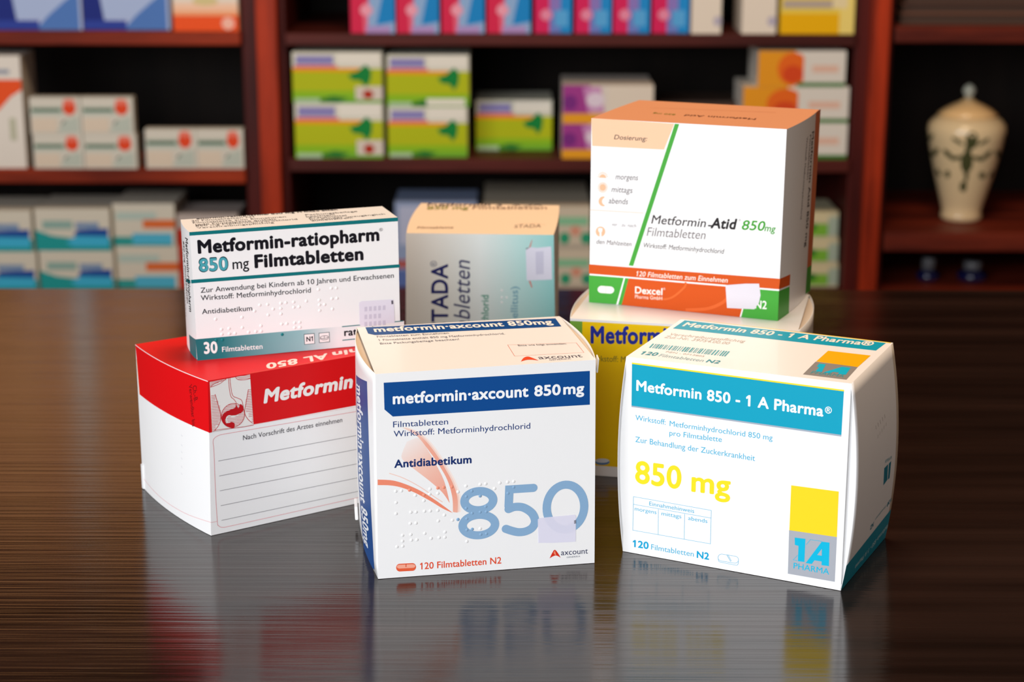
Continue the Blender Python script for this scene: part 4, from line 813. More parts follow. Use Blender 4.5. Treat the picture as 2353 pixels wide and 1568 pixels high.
  ('P','torso_emblem','front',7,'C3101A',((0.1129,0.8276),(0.1148,0.8203),(0.1175,0.8096),(0.1204,0.7995),(0.1232,0.7945),(0.1254,0.7977),(0.1276,0.8062),(0.1298,0.8149),(0.1323,0.8188),(0.1356,0.8159),(0.1395,0.809),(0.143,0.8006),(0.145,0.793),(0.1455,0.7862),(0.1449,0.7793),(0.1433,0.7728),(0.1406,0.7673),(0.1365,0.763),(0.1312,0.7595),(0.1254,0.7569),(0.1198,0.7551),(0.1146,0.7546),(0.1095,0.7552),(0.1043,0.7561),(0.0992,0.7564),(0.0938,0.7562),(0.0884,0.7559),(0.0831,0.755),(0.0786,0.7532),(0.0746,0.7503),(0.071,0.7465),(0.0682,0.742),(0.0667,0.7369),(0.0664,0.7303),(0.0673,0.7224),(0.0692,0.7151),(0.0723,0.7103),(0.0772,0.7093),(0.0837,0.7108),(0.0904,0.7127),(0.0958,0.7126),(0.0997,0.71),(0.1028,0.7061),(0.1051,0.7014),(0.1062,0.6962),(0.1065,0.6893),(0.1059,0.6809),(0.1039,0.6738),(0.1,0.671),(0.0931,0.6737),(0.0836,0.6802),(0.074,0.689),(0.0663,0.6986),(0.0608,0.7096),(0.0565,0.7226),(0.0535,0.7356),(0.0522,0.7472),(0.0526,0.7569),(0.0547,0.7657),(0.0581,0.7734),(0.0625,0.7799),(0.0685,0.785),(0.0761,0.7887),(0.084,0.7917),(0.0908,0.7944),(0.0965,0.7965),(0.1018,0.7979),(0.1063,0.7995),(0.1097,0.8026),(0.1117,0.8083),(0.1125,0.8157),(0.1127,0.8228),(0.1129,0.8276))),
  ('L','torso_emblem','front',8,'F1EFEC',((0.1227,0.7499),(0.12,0.7495),(0.1163,0.7488),(0.1119,0.7481),(0.1072,0.7475),(0.1028,0.7472),(0.0991,0.7475),(0.096,0.7485),(0.0931,0.7503),(0.0904,0.7524),(0.0879,0.7544),(0.0856,0.7558),(0.0833,0.7563),(0.0811,0.7559),(0.0789,0.7549),(0.0768,0.7534),(0.075,0.7514),(0.0736,0.7489),(0.0727,0.7459),(0.0724,0.742),(0.0726,0.737),(0.0733,0.7315),(0.0741,0.7261),(0.0748,0.7216),(0.0753,0.7184)),0.000625,0),
  ('L','torso_emblem','front',8,'C8141C',((0.0899,0.7142),(0.0913,0.7131),(0.0933,0.7118),(0.0957,0.7101),(0.098,0.708),(0.1001,0.7053),(0.1015,0.702),(0.1023,0.6975),(0.1026,0.6917),(0.1027,0.6854),(0.1026,0.6793),(0.1024,0.674),(0.1024,0.6704)),0.000278,0),
  ('T','title_lettering','front',2,'F8F4F2','Metformin AL 850',(0.2321,0.798),(0.6269,0.7957),(0.2401,0.8814),0.042,0,(0,9)),
  ('L','lettering','front',2,'E58A90',((0.6532,0.6282),(0.6202,0.629),(0.575,0.6302),(0.5214,0.6316),(0.4632,0.633),(0.4041,0.6345),(0.3475,0.636),(0.297,0.6373),(0.2558,0.6384),(0.2225,0.6393),(0.1931,0.6401),(0.1672,0.6409),(0.1445,0.6416),(0.1245,0.6422),(0.1069,0.6427),(0.0913,0.6431),(0.0774,0.6434),(0.0662,0.6437),(0.0584,0.644),(0.0533,0.6442),(0.0501,0.6443),(0.0482,0.6442),(0.0467,0.644),(0.045,0.6435),(0.0423,0.6428),(0.0389,0.6419),(0.0358,0.6408),(0.0329,0.6394),(0.0302,0.6379),(0.0278,0.6362),(0.0255,0.6343),(0.0235,0.6322),(0.0217,0.63),(0.0202,0.6278),(0.0189,0.6256),(0.0178,0.6234),(0.0169,0.6209),(0.0162,0.6181),(0.0157,0.6148),(0.0153,0.6108),(0.015,0.606),(0.0149,0.6018),(0.0151,0.5987),(0.0154,0.5958),(0.0158,0.5919),(0.0163,0.5861),(0.0169,0.5774),(0.0174,0.5647),(0.0179,0.547),(0.0183,0.5228),(0.0187,0.4924),(0.0192,0.4575),(0.0196,0.4198),(0.0201,0.381),(0.0206,0.3428),(0.0212,0.307),(0.0217,0.2753),(0.0223,0.2462),(0.023,0.2176),(0.0237,0.1898),(0.0244,0.1635),(0.0251,0.1391),(0.0258,0.117),(0.0265,0.0979),(0.0271,0.0822),(0.0277,0.0707),(0.0282,0.0634),(0.0285,0.0593),(0.029,0.0575),(0.0294,0.057),(0.0301,0.057),(0.031,0.0566),(0.0321,0.0549),(0.0335,0.0522),(0.035,0.0497),(0.0366,0.0473),(0.0384,0.0451),(0.0405,0.043),(0.0428,0.0412),(0.0454,0.0396),(0.0484,0.0383),(0.0509,0.0373),(0.0526,0.0366),(0.0541,0.0362),(0.0561,0.036),(0.0593,0.0359),(0.0643,0.0359),(0.0718,0.0359),(0.0825,0.0358),(0.0955,0.0357),(0.1097,0.0357),(0.1257,0.0357),(0.144,0.0358),(0.1651,0.0359),(0.1894,0.036),(0.2176,0.0362),(0.25,0.0363),(0.2909,0.0366),(0.3414,0.0369),(0.3982,0.0372),(0.4577,0.0376),(0.5165,0.038),(0.5706,0.0383),(0.6163,0.0386),(0.6495,0.0388)),0.000236,0),
  ('L','lettering','front',2,'F6DADB',((0.0106,0.6725),(0.2561,0.6674),(0.6534,0.66)),0.000278,0),
  ('L','lettering','front',2,'EBA4A8',((0.0015,0.0863),(0.0254,0.0855)),0.000208,0),
  ('T','lettering','front',2,'45424A','Nach Vorschrift des Arztes einnehmen',(0.1416,0.5807),(0.5797,0.5759),(0.1416,0.6113),0.0042,0),
  ('L','ruled_line','front',2,'77757C',((0.0357,0.477),(0.6522,0.4659)),0.00025,0),
  ('L','ruled_line','front',2,'77757C',((0.0381,0.3788),(0.6516,0.3716)),0.00025,0),
  ('L','ruled_line','front',2,'77757C',((0.0399,0.2812),(0.651,0.2722)),0.00025,0),
  ('L','ruled_line','front',2,'77757C',((0.0429,0.1829),(0.6504,0.1753)),0.00025,0),
  ('L','ruled_line','front',2,'77757C',((0.0448,0.0854),(0.6498,0.0818)),0.00025,0),
  ('P','printed_band','left',1,'DD0D14',((-0.0008,1.0018),(0.9999,1.0019),(1.004,0.6713),(0.0383,0.6659),(0.0142,0.903))),
  ('L','printed_band','left',2,'F0A030',((0.0142,0.903),(0.0383,0.6659)),0.000347,0),
  ('T','lettering','left',2,'701014','Ch.-B.',(0.8349,0.9294),(0.8483,0.8283),(0.8758,0.9468),0.007,0),
  ('T','lettering','left',2,'701014','Verwendbar bis',(0.7926,0.9259),(0.8217,0.6637),(0.8264,0.9415),0.007,0),
  ('L','lettering','left',2,'EBA4A8',((0.0112,0.0741),(0.048,0.0712),(0.0983,0.0668),(0.1575,0.0619),(0.2214,0.0571),(0.2855,0.0532),(0.3457,0.0507),(0.4032,0.0497),(0.4616,0.0494),(0.5202,0.0499),(0.5785,0.0512),(0.6358,0.0532),(0.6917,0.056),(0.7496,0.0603),(0.8107,0.0662),(0.8708,0.0728),(0.9258,0.0792),(0.9718,0.0847),(1.0049,0.0885)),0.000208,0),
  ('L','lettering','left',2,'D9D9DF',((0.6847,0.5755),(0.6975,0.5663)),0.000347,0),
  ('L','lettering','left',2,'D9D9DF',((0.6807,0.5101),(0.6935,0.5009)),0.000347,0),
  ('L','lettering','left',2,'D9D9DF',((0.6778,0.4632),(0.6907,0.4541)),0.000347,0),
  ('L','lettering','left',2,'D9D9DF',((0.6751,0.4209),(0.6881,0.4119)),0.000347,0),
  ('L','lettering','left',2,'D9D9DF',((0.6716,0.3644),(0.6846,0.3554)),0.000347,0),
  ('L','lettering','left',2,'D9D9DF',((0.6686,0.3172),(0.6817,0.3082)),0.000347,0),
  ('L','printed_band','left',3,'F6DADA',((0,0.997),(0.0625,0.997),(0.125,0.997),(0.1875,0.997),(0.25,0.997),(0.3125,0.997),(0.375,0.997),(0.4375,0.997),(0.5,0.997),(0.5625,0.997),(0.625,0.997),(0.6875,0.997),(0.75,0.997),(0.8125,0.997),(0.875,0.997),(0.9375,0.997),(1,0.997)),0.0005,0),
  ('T','lettering','top',2,'F4DEDA','AL 850',(0.5692,0.1435),(0.2938,0.1421),(0.5365,0.0393),0.035,0),
  ('T','title_lettering','top',2,'F4DEDA','Metformin',(1.0322,0.1356),(0.5921,0.1471),(1.0022,0.0446),0.035,0),
  ('L','lettering','top',2,'E8A060',((0.1617,0.0112),(0.6623,0.0174)),0.000139,0),
 ],
 'D':[
  ('P','printed_band','front',1,'067278',((-0.0024,1.0013),(1.0008,1.0009),(1.0004,0.9706),(-0.0023,0.9736))),
  ('P','printed_band','front',1,'067278',((-0.0089,0.6334),(1.0053,0.6288),(1.0049,0.6029),(-0.0083,0.6053))),
  ('G','printed_band','front',1,((0,'066C74'),(0.12,'0A7880'),(0.5,'8FBEC4'),(0.68,'EDEEF0'),(1,'F4F2F2')),((-0.0056,0.1662),(1.0204,0.1702),(1.0182,0.0061),(-0.0031,-0.0049)),(-0.0063,0.0758),(1.0101,0.0857)),
  ('T','title_lettering','front',2,'10101A','Metformin-ratiopharm',(0.0315,0.8352),(0.9061,0.8316),(0.0315,0.9312),0.0406,0),
  ('T','lettering','front',2,'10101A','®',(0.906,0.9018),(0.9239,0.9026),(0.906,0.9245),0,0),
  ('T','title_lettering','front',2,'0E3E4A','850',(0.0305,0.6919),(0.1708,0.6891),(0.0305,0.7912),0.042,0),
  ('T','title_lettering','front',3,'4BA6B4','850',(0.034,0.6952),(0.1681,0.6923),(0.034,0.7861),0.0245,0),
  ('T','title_lettering','front',2,'10101A','mg',(0.1902,0.6904),(0.268,0.6919),(0.1902,0.7725),0.007,0),
  ('T','title_lettering','front',2,'10101A','Filmtabletten',(0.2944,0.6905),(0.8247,0.6892),(0.2944,0.7859),0.0406,0),
  ('T','lettering','front',2,'2A2A33','Zur Anwendung bei Kindern ab 10 Jahren und Erwachsenen',(0.0327,0.5268),(0.9735,0.5252),(0.0327,0.566),0.0056,0),
  ('T','lettering','front',2,'2A2A33','Wirkstoff: Metforminhydrochlorid',(0.0315,0.4667),(0.56,0.4604),(0.0315,0.5061),0.0056,0),
  ('T','lettering','front',2,'2A2A33','Antidiabetikum',(0.0331,0.3599),(0.2721,0.3558),(0.0331,0.3984),0.0056,0),
  ('T','quantity_lettering','front',2,'F6F8F8','30',(0.031,0.0484),(0.0959,0.0475),(0.031,0.1338),0.035,0),
  ('T','title_lettering','front',2,'F6F8F8','Filmtabletten',(0.1173,0.0482),(0.3124,0.0458),(0.1173,0.0882),0.0105,0),
  ('P','package_symbol','front',2,'4A6A70',((0.5163,0.1343),(0.5697,0.1345),(0.5699,0.0483),(0.517,0.0482))),
  ('P','package_symbol','front',3,'F5F3F3',((0.5191,0.1291),(0.5666,0.1291),(0.5671,0.0526),(0.5201,0.0526))),
  ('T','package_symbol','front',4,'20202A','N1',(0.5277,0.0728),(0.5604,0.0739),(0.5277,0.1094),0.028,0),
  ('P','package_symbol','front',2,'4A6A70',((0.5899,0.1336),(0.6442,0.1337),(0.6441,0.0513),(0.5903,0.0513))),
  ('P','package_symbol','front',3,'F5F3F3',((0.5927,0.1284),(0.6411,0.1293),(0.6412,0.0566),(0.5934,0.0557))),
  ('L','package_symbol','front',4,'30303A',((0.6373,0.0957),(0.6363,0.0924),(0.6333,0.0895),(0.6288,0.0872),(0.6231,0.0857),(0.6168,0.0853),(0.6105,0.0859),(0.6049,0.0875),(0.6005,0.0899),(0.5977,0.0929),(0.5967,0.0961),(0.5978,0.0994),(0.6008,0.1023),(0.6053,0.1046),(0.611,0.1061),(0.6173,0.1065),(0.6235,0.1059),(0.6292,0.1044),(0.6336,0.102),(0.6364,0.099)),0.000246,1),
  ('L','package_symbol','front',4,'30303A',((0.5968,0.0968),(0.5976,0.0832),(0.6099,0.0737),(0.6279,0.074),(0.6358,0.0816),(0.6374,0.0969)),0.000246,0),
  ('L','package_symbol','front',4,'30303A',((0.6173,0.1065),(0.6168,0.0853)),0.000246,0),
  ('L','lettering','front',2,'067278',((0.7066,0.1667),(1.0161,0.1708)),0.000493,0),
  ('L','lettering','front',2,'067278',((0.7067,0.057),(1.0172,0.0651)),0.000493,0),
  ('T','lettering','front',2,'10101A','ratiopharm',(0.7165,0.0916),(0.7816,0.0912),(0.7165,0.1477),0.028,0,(0,3)),
  ('P','price_sticker','front',4,'E6E2F0',((0.7956,0.3479),(0.8078,0.3578),(0.9601,0.3532),(0.9679,0.3503),(0.9721,0.2566),(0.9719,0.1632),(0.8101,0.1601),(0.7958,0.1679))),
  ('P','price_sticker','front',5,'CFCADC',((0.822,0.3106),(0.8358,0.3107),(0.8352,0.274),(0.8213,0.2739))),
  ('P','price_sticker','front',5,'CFCADC',((0.8449,0.3104),(0.8588,0.3105),(0.8581,0.2738),(0.8442,0.2738))),
  ('P','price_sticker','front',5,'CFCADC',((0.8678,0.3103),(0.8817,0.3104),(0.8811,0.2737),(0.8672,0.2736))),
  ('P','price_sticker','front',5,'CFCADC',((0.8908,0.3101),(0.9048,0.3102),(0.9042,0.2735),(0.8902,0.2734))),
  ('P','price_sticker','front',5,'CFCADC',((0.9139,0.31),(0.9278,0.31),(0.9272,0.2733),(0.9133,0.2732))),
  ('P','price_sticker','front',5,'CFCADC',((0.8208,0.2479),(0.8347,0.2479),(0.834,0.2112),(0.8201,0.2112))),
  ('P','price_sticker','front',5,'CFCADC',((0.8438,0.2477),(0.8577,0.2477),(0.857,0.211),(0.8431,0.2109))),
  ('P','price_sticker','front',5,'CFCADC',((0.8667,0.2475),(0.8807,0.2475),(0.8801,0.2108),(0.8661,0.2107))),
  ('P','price_sticker','front',5,'CFCADC',((0.8898,0.2473),(0.9037,0.2473),(0.9031,0.2105),(0.8892,0.2105))),
  ('P','price_sticker','front',5,'CFCADC',((0.8197,0.1899),(0.8336,0.1899),(0.833,0.1531),(0.819,0.1531))),
  ('P','price_sticker','front',5,'CFCADC',((0.8427,0.1896),(0.8567,0.1897),(0.856,0.1528),(0.8421,0.1528))),
  ('P','price_sticker','front',5,'CFCADC',((0.8657,0.1894),(0.8797,0.1894),(0.8791,0.1526),(0.8651,0.1525))),
  ('P','price_sticker','front',5,'CFCADC',((0.8888,0.1892),(0.9028,0.1892),(0.9022,0.1523),(0.8882,0.1523))),
  ('P','price_sticker','front',5,'CFCADC',((0.9119,0.1889),(0.9259,0.189),(0.9253,0.152),(0.9113,0.152))),
  ('P','price_sticker','front',5,'55505C',((0.9575,0.3439),(0.966,0.3447),(0.9674,0.3154),(0.9583,0.3137))),
  ('D','braille','front',0,'',((0.1208,0.2273),(0.1571,0.2288),(0.1211,0.1882),(0.1574,0.1878),(0.1844,0.1868),(0.2205,0.2266),(0.2493,0.1872),(0.2841,0.1871),(0.3105,0.2294),(0.3103,0.1854),(0.411,0.2288),(0.4362,0.2282),(0.4745,0.2296),(0.4999,0.2309),(0.4734,0.1913),(0.5,0.1905),(0.0952,0.3107),(0.2215,0.3085),(0.2835,0.3495),(0.3098,0.3935),(0.3475,0.3932),(0.3737,0.3535),(0.3479,0.3102),(0.4116,0.3942),(0.4368,0.3956),(0.4743,0.3953),(0.4105,0.3533),(0.4104,0.3103),(0.4738,0.3543),(0.4996,0.3537),(0.5366,0.3947),(0.5998,0.3949),(0.6,0.3566),(0.6255,0.356),(0.6001,0.3114),(0.6621,0.3973),(0.6877,0.3977),(0.6632,0.3145),(0.5977,0.4794),(0.661,0.4807),(0.6865,0.4793)),0.000924),
  ('D','braille','front',0,'0A7A80',((0.4115,0.1452),(0.1224,0.1431),(0.092,0.1446)),0.000924),
  ('P','printed_band','left',1,'067278',((0.4833,0.5866),(0.8306,0.6135),(0.8454,0.587),(0.5014,0.562))),
  ('P','printed_band','left',1,'067278',((0.4583,0.1399),(0.9406,0.158),(0.9354,-0.0137),(0.4551,-0.0152))),
  ('T','title_lettering','left',2,'10101A','Metformin-ratiopharm',(0.6516,0.9271),(0.625,0.344),(0.8369,0.9346),0.021,0),
  ('T','lettering','left',2,'4A2A22','850 mg Filmtabletten',(0.3766,0.874),(0.4477,0.3903),(0.5079,0.877),0.014,0),
  ('T','lettering','left',2,'8A8080','30 Filmtabletten',(0.1707,0.8077),(0.1511,0.2499),(0.2625,0.8095),0,0),
  ('T','title_lettering','top',2,'3A3436','Metformin-ratiopharm® 850 mg Filmtabletten',(0.0452,0.9296),(0.7682,0.9062),(0.0452,1.0329),0.021,0),
  ('T','quantity_lettering','top',2,'3A3436','30 Filmtabletten N1',(0.0441,0.7742),(0.346,0.7808),(0.0441,0.8765),0,0),
  ('T','lettering','top',2,'3A3436','Filmtablette zum Einnehmen',(0.0445,0.6283),(0.4924,0.6194),(0.0445,0.7296),0,0),
  ('T','lettering','top',2,'3A3436','Jede Filmtablette enthält',(0.0454,0.4831),(0.4373,0.4832),(0.0454,0.5834),0,0),
  ('T','lettering','top',2,'3A3436','850 mg Metforminhydrochlorid',(0.0463,0.3771),(0.5329,0.3701),(0.0463,0.4768),0,0),
  ('T','lettering','top',2,'3A3436','Verschreibungspflichtig',(0.0452,0.2272),(0.4112,0.2372),(0.0452,0.3258),0,0),
  ('T','lettering','top',2,'3A3436','Packungsbeilage',(0.5916,0.645),(0.8505,0.6603),(0.5916,0.7503),0,0),
  ('T','lettering','top',2,'3A3436','beachten!',(0.5852,0.4995),(0.7271,0.5151),(0.5852,0.6037),0,0),
  ('T','lettering','top',2,'3A3436','Arzneimittel',(0.5873,0.3757),(0.7771,0.3935),(0.5873,0.479),0,0),
  ('T','lettering','top',2,'3A3436','für Kinder unzugänglich',(0.5865,0.2461),(0.9618,0.2956),(0.5865,0.3485),0,0),
  ('T','lettering','top',2,'3A3436','aufbewahren!',(0.5899,0.1623),(0.7916,0.1815),(0.5899,0.2642),0,0),
 ],
 'E':[
  ('G','printed_band','front',1,((0,'D8CEC0'),(0.2,'E6E2D8'),(0.5,'EAF2F0'),(0.75,'BEE4E2'),(1,'8ED0CE')),((-0.004,1.0027),(1.0013,1),(1.0222,0.0666),(-0.0163,0.0515)),(-0.0038,0.7833),(1.0116,0.7925)),
  ('T','title_lettering','front',2,'1E2262','Metformin STADA',(0.2779,0.4908),(0.2793,0.8278),(0.168,0.4896),0.021,0,(11,15)),
  ('T','lettering','front',2,'7A7A8A','®',(0.2063,0.8108),(0.2054,0.845),(0.1638,0.8104),0.007,0),
  ('T','title_lettering','front',2,'4A4C70','Filmtabletten',(0.4294,0.506),(0.431,0.8444),(0.3197,0.5235),0.0042,0,(6,13)),
  ('T','lettering','front',2,'3F9A80','Wirkstoff: Metforminhydrochlorid',(0.5574,0.5095),(0.5577,0.651),(0.5086,0.509),0.014,0,(26,32)),
  ('T','lettering','front',2,'6FA6BC','(Diabetes mellitus)',(0.7582,0.5169),(0.758,0.7022),(0.7096,0.5164),0.0056,0,(11,19)),
  ('P','price_sticker','front',4,'E2E2F2',((0.812,0.9126),(0.8421,0.9291),(0.8903,0.9254),(0.9837,0.9343),(0.9869,0.8938),(0.9914,0.7454),(0.9273,0.7417),(0.8184,0.7381))),
  ('P','price_sticker','front',5,'CFCFE4',((0.8783,0.9031),(0.9326,0.9075),(0.9344,0.7765),(0.8818,0.7734))),
  ('P','seal_mark','front',3,'D86A58',((0.857,0.9737),(0.8492,0.9635),(0.8331,0.9229),(0.8421,0.923))),
  ('P','seal_mark','front',3,'D86A58',((0.8336,0.7347),(0.8439,0.7358),(0.8579,0.6981),(0.8519,0.6965))),
  ('P','seal_mark','front',3,'6A6A70',((0.8119,0.9228),(0.8421,0.9281),(0.8397,0.9179),(0.815,0.9167))),
  ('D','braille','front',0,'',((0.6488,0.6791),(0.6488,0.638),(0.6822,0.6383),(0.6488,0.6097)),0.000758),
  ('T','title_lettering','top',2,'6A5A58','Metformin STADA',(0.0504,0.8919),(0.8824,0.9545),(0.0504,1.004),0.021,0),
  ('T','title_lettering','top',2,'8A8A3A','850 mg',(0.0599,0.7754),(0.3566,0.8052),(0.0599,0.8856),0.021,0),
  ('T','title_lettering','top',2,'8A6A5A','Filmtabletten',(0.3836,0.8102),(0.9158,0.8485),(0.3836,0.9222),0.007,0),
  ('T','lettering','top',2,'7A5038','Filmtablette',(0.0561,0.1505),(0.3032,0.17),(0.0561,0.2169),0.007,0),
  ('T','maker_logo','top',2,'8A7060','STADA',(0.72,0.2065),(0.9034,0.2268),(0.72,0.3151),0.014,0),
  ('L','maker_logo','top',2,'E08050',((0.6907,0.3053),(0.6963,0.31),(0.7037,0.3168),(0.7126,0.3247),(0.7226,0.3328),(0.7331,0.3401),(0.7438,0.3458),(0.755,0.3498),(0.7671,0.3529),(0.7799,0.3553),(0.7927,0.357),(0.8053,0.358),(0.8171,0.3584),(0.8282,0.3581),(0.839,0.3571),(0.8494,0.3554),(0.8596,0.3531),(0.8695,0.3504),(0.8793,0.3472),(0.8893,0.343),(0.8998,0.3376),(0.91,0.3318),(0.9194,0.3261),(0.9272,0.3213),(0.9329,0.3179)),0.000271,0),
 ],
 'F':[
  ('P','printed_band','front',1,'FBD000',((0.0554,0.0662),(1,0.0662),(1,0.985),(0.0554,0.985))),
  ('P','printed_band','front',1,'74A63C',((0,0.0662),(0.0554,0.0662),(0.0554,0.985),(0,0.985))),
  ('T','title_lettering','front',2,'20309A','Metformin 850',(0.0932,0.8538),(0.3455,0.869),(0.0922,0.9552),0.035,0,(0,6)),
  ('T','lettering','front',2,'7A7430','Wirkstoff: Metforminhydrochlorid',(0.0845,0.7372),(0.2174,0.7431),(0.0845,0.7731),0,0,(0,10)),
  ('P','pill_symbol','front',2,'5A8AC0',((0.1879,0.096),(0.1864,0.0896),(0.1816,0.0836),(0.1742,0.0784),(0.1649,0.0745),(0.1545,0.0724),(0.144,0.0723),(0.1346,0.0741),(0.1271,0.0777),(0.1222,0.0827),(0.1205,0.0887),(0.1221,0.0951),(0.1268,0.1011),(0.1343,0.1064),(0.1436,0.1102),(0.154,0.1123),(0.1645,0.1124),(0.1739,0.1106),(0.1814,0.107),(0.1862,0.1019))),
  ('P','pill_symbol','front',3,'DDE6F0',((0.1859,0.1043),(0.1844,0.0997),(0.1799,0.0953),(0.1729,0.0914),(0.1641,0.0884),(0.1543,0.0867),(0.1445,0.0863),(0.1356,0.0874),(0.1286,0.0898),(0.124,0.0933),(0.1224,0.0975),(0.1239,0.1021),(0.1284,0.1065),(0.1354,0.1104),(0.1442,0.1134),(0.154,0.1151),(0.1638,0.1155),(0.1727,0.1144),(0.1797,0.112),(0.1843,0.1085))),
 ],
 'G':[
  ('P','printed_band','front',1,'F7C9A4',((-0.0002,1.0015),(0.434,0.9959),(0.3849,0.8575),(0.0063,0.8537))),
  ('P','printed_band','front',1,'46A83C',((0.4371,0.9961),(0.4595,0.995),(0.236,0.2212),(0.2118,0.2222))),
  ('T','lettering','front',2,'4A4040','Dosierung:',(0.1215,0.8966),(0.2934,0.8975),(0.1215,0.9204),0.007,0.2),
  ('T','lettering','front',2,'6A6264','morgens',(0.1329,0.6832),(0.2506,0.6859),(0.1329,0.7137),0.0028,0.2),
  ('T','lettering','front',2,'6A6264','mittags',(0.1124,0.6141),(0.2226,0.6157),(0.1124,0.6447),0.0028,0.2),
  ('T','lettering','front',2,'6A6264','abends',(0.0973,0.5515),(0.1999,0.5536),(0.0973,0.5822),0.0028,0.2),
  ('L','dosage_table','front',2,'EADBD0',((0.3013,0.7157),(0.3328,0.7163),(0.3296,0.6858),(0.2981,0.6852)),0.000181,1),
  ('L','dosage_table','front',2,'EADBD0',((0.2633,0.6476),(0.3012,0.6487),(0.2981,0.6116),(0.2601,0.6105)),0.000181,1),
  ('L','dosage_table','front',2,'EADBD0',((0.2447,0.5852),(0.2828,0.5864),(0.2796,0.5492),(0.2415,0.5479)),0.000181,1),
  ('L','dosage_table','front',2,'EADBD0',((0.1075,0.4099),(0.1398,0.4109),(0.1363,0.3796),(0.104,0.3785)),0.000181,1),
  ('L','dosage_table','front',2,'EADBD0',((0.1543,0.4096),(0.1865,0.4107),(0.1831,0.3794),(0.1508,0.3783)),0.000181,1),
  ('L','dosage_table','front',2,'EADBD0',((0.2058,0.4106),(0.2378,0.4117),(0.2345,0.3805),(0.2024,0.3794)),0.000181,1),
  ('P','daytime_symbol','front',2,'F4BE98',((0.0471,0.6853),(0.0474,0.6891),(0.0483,0.6928),(0.0499,0.6962),(0.0521,0.6993),(0.0547,0.7019),(0.0577,0.7039),(0.061,0.7052),(0.0645,0.7058),(0.0679,0.7057),(0.0712,0.7048),(0.0743,0.7033),(0.077,0.701),(0.0793,0.6983),(0.0809,0.695),(0.082,0.6915),(0.0824,0.6878),(0.0912,0.6868),(0.039,0.6863))),
  ('L','daytime_symbol','front',2,'F4BE98',((0.0457,0.6911),(0.0361,0.6923)),0.00037,0),
  ('L','daytime_symbol','front',2,'F4BE98',((0.0479,0.6978),(0.0394,0.7025)),0.00037,0),
  ('L','daytime_symbol','front',2,'F4BE98',((0.0521,0.7035),(0.0458,0.7111)),0.00037,0),
  ('L','daytime_symbol','front',2,'F4BE98',((0.0579,0.7074),(0.0544,0.717)),0.00037,0),
  ('L','daytime_symbol','front',2,'F4BE98',((0.0644,0.7091),(0.0643,0.7195)),0.00037,0),
  ('L','daytime_symbol','front',2,'F4BE98',((0.071,0.7083),(0.0742,0.7183)),0.00037,0),
  ('L','daytime_symbol','front',2,'F4BE98',((0.0769,0.7052),(0.0829,0.7136)),0.00037,0),
  ('L','daytime_symbol','front',2,'F4BE98',((0.0812,0.7002),(0.0895,0.7059)),0.00037,0),
  ('L','daytime_symbol','front',2,'F4BE98',((0.0836,0.6937),(0.093,0.6962)),0.00037,0),
  ('P','daytime_symbol','front',2,'F4BE98',((0.0823,0.6361),(0.0816,0.6306),(0.0793,0.6255),(0.0756,0.6213),(0.0709,0.6184),(0.0657,0.6172),(0.0605,0.6177),(0.0557,0.6198),(0.0519,0.6235),(0.0495,0.6283),(0.0486,0.6337),(0.0493,0.6393),(0.0517,0.6444),(0.0553,0.6486),(0.06,0.6514),(0.0652,0.6527),(0.0704,0.6522),(0.0752,0.65),(0.079,0.6463),(0.0814,0.6416))),
  ('L','daytime_symbol','front',2,'F4BE98',((0.0831,0.6362),(0.0933,0.6325)),0.00037,0),
  ('L','daytime_symbol','front',2,'F4BE98',((0.0822,0.6298),(0.0904,0.6224)),0.00037,0),
  ('L','daytime_symbol','front',2,'F4BE98',((0.0792,0.624),(0.0844,0.6139)),0.00037,0),
  ('L','daytime_symbol','front',2,'F4BE98',((0.0745,0.6195),(0.0761,0.6079)),0.00037,0),
  ('L','daytime_symbol','front',2,'F4BE98',((0.0688,0.6169),(0.0666,0.6051)),0.00037,0),
  ('L','daytime_symbol','front',2,'F4BE98',((0.0626,0.6164),(0.0569,0.6059)),0.00037,0),
  ('L','daytime_symbol','front',2,'F4BE98',((0.0568,0.6182),(0.0482,0.6103)),0.00037,0),
  ('L','daytime_symbol','front',2,'F4BE98',((0.0521,0.622),(0.0416,0.6176)),0.00037,0),
  ('L','daytime_symbol','front',2,'F4BE98',((0.0489,0.6274),(0.0379,0.627)),0.00037,0),
  ('L','daytime_symbol','front',2,'F4BE98',((0.0478,0.6337),(0.0375,0.6374)),0.00037,0),
  ('L','daytime_symbol','front',2,'F4BE98',((0.0487,0.6401),(0.0405,0.6475)),0.00037,0),
  ('L','daytime_symbol','front',2,'F4BE98',((0.0517,0.6459),(0.0465,0.656)),0.00037,0),
  ('L','daytime_symbol','front',2,'F4BE98',((0.0564,0.6504),(0.0548,0.662)),0.00037,0),
  ('L','daytime_symbol','front',2,'F4BE98',((0.0621,0.653),(0.0644,0.6647)),0.00037,0),
  ('L','daytime_symbol','front',2,'F4BE98',((0.0683,0.6534),(0.074,0.6639)),0.00037,0),
  ('L','daytime_symbol','front',2,'F4BE98',((0.0741,0.6516),(0.0827,0.6595)),0.00037,0),
  ('L','daytime_symbol','front',2,'F4BE98',((0.0788,0.6478),(0.0892,0.6522)),0.00037,0),
  ('L','daytime_symbol','front',2,'F4BE98',((0.082,0.6425),(0.0929,0.6428)),0.00037,0),
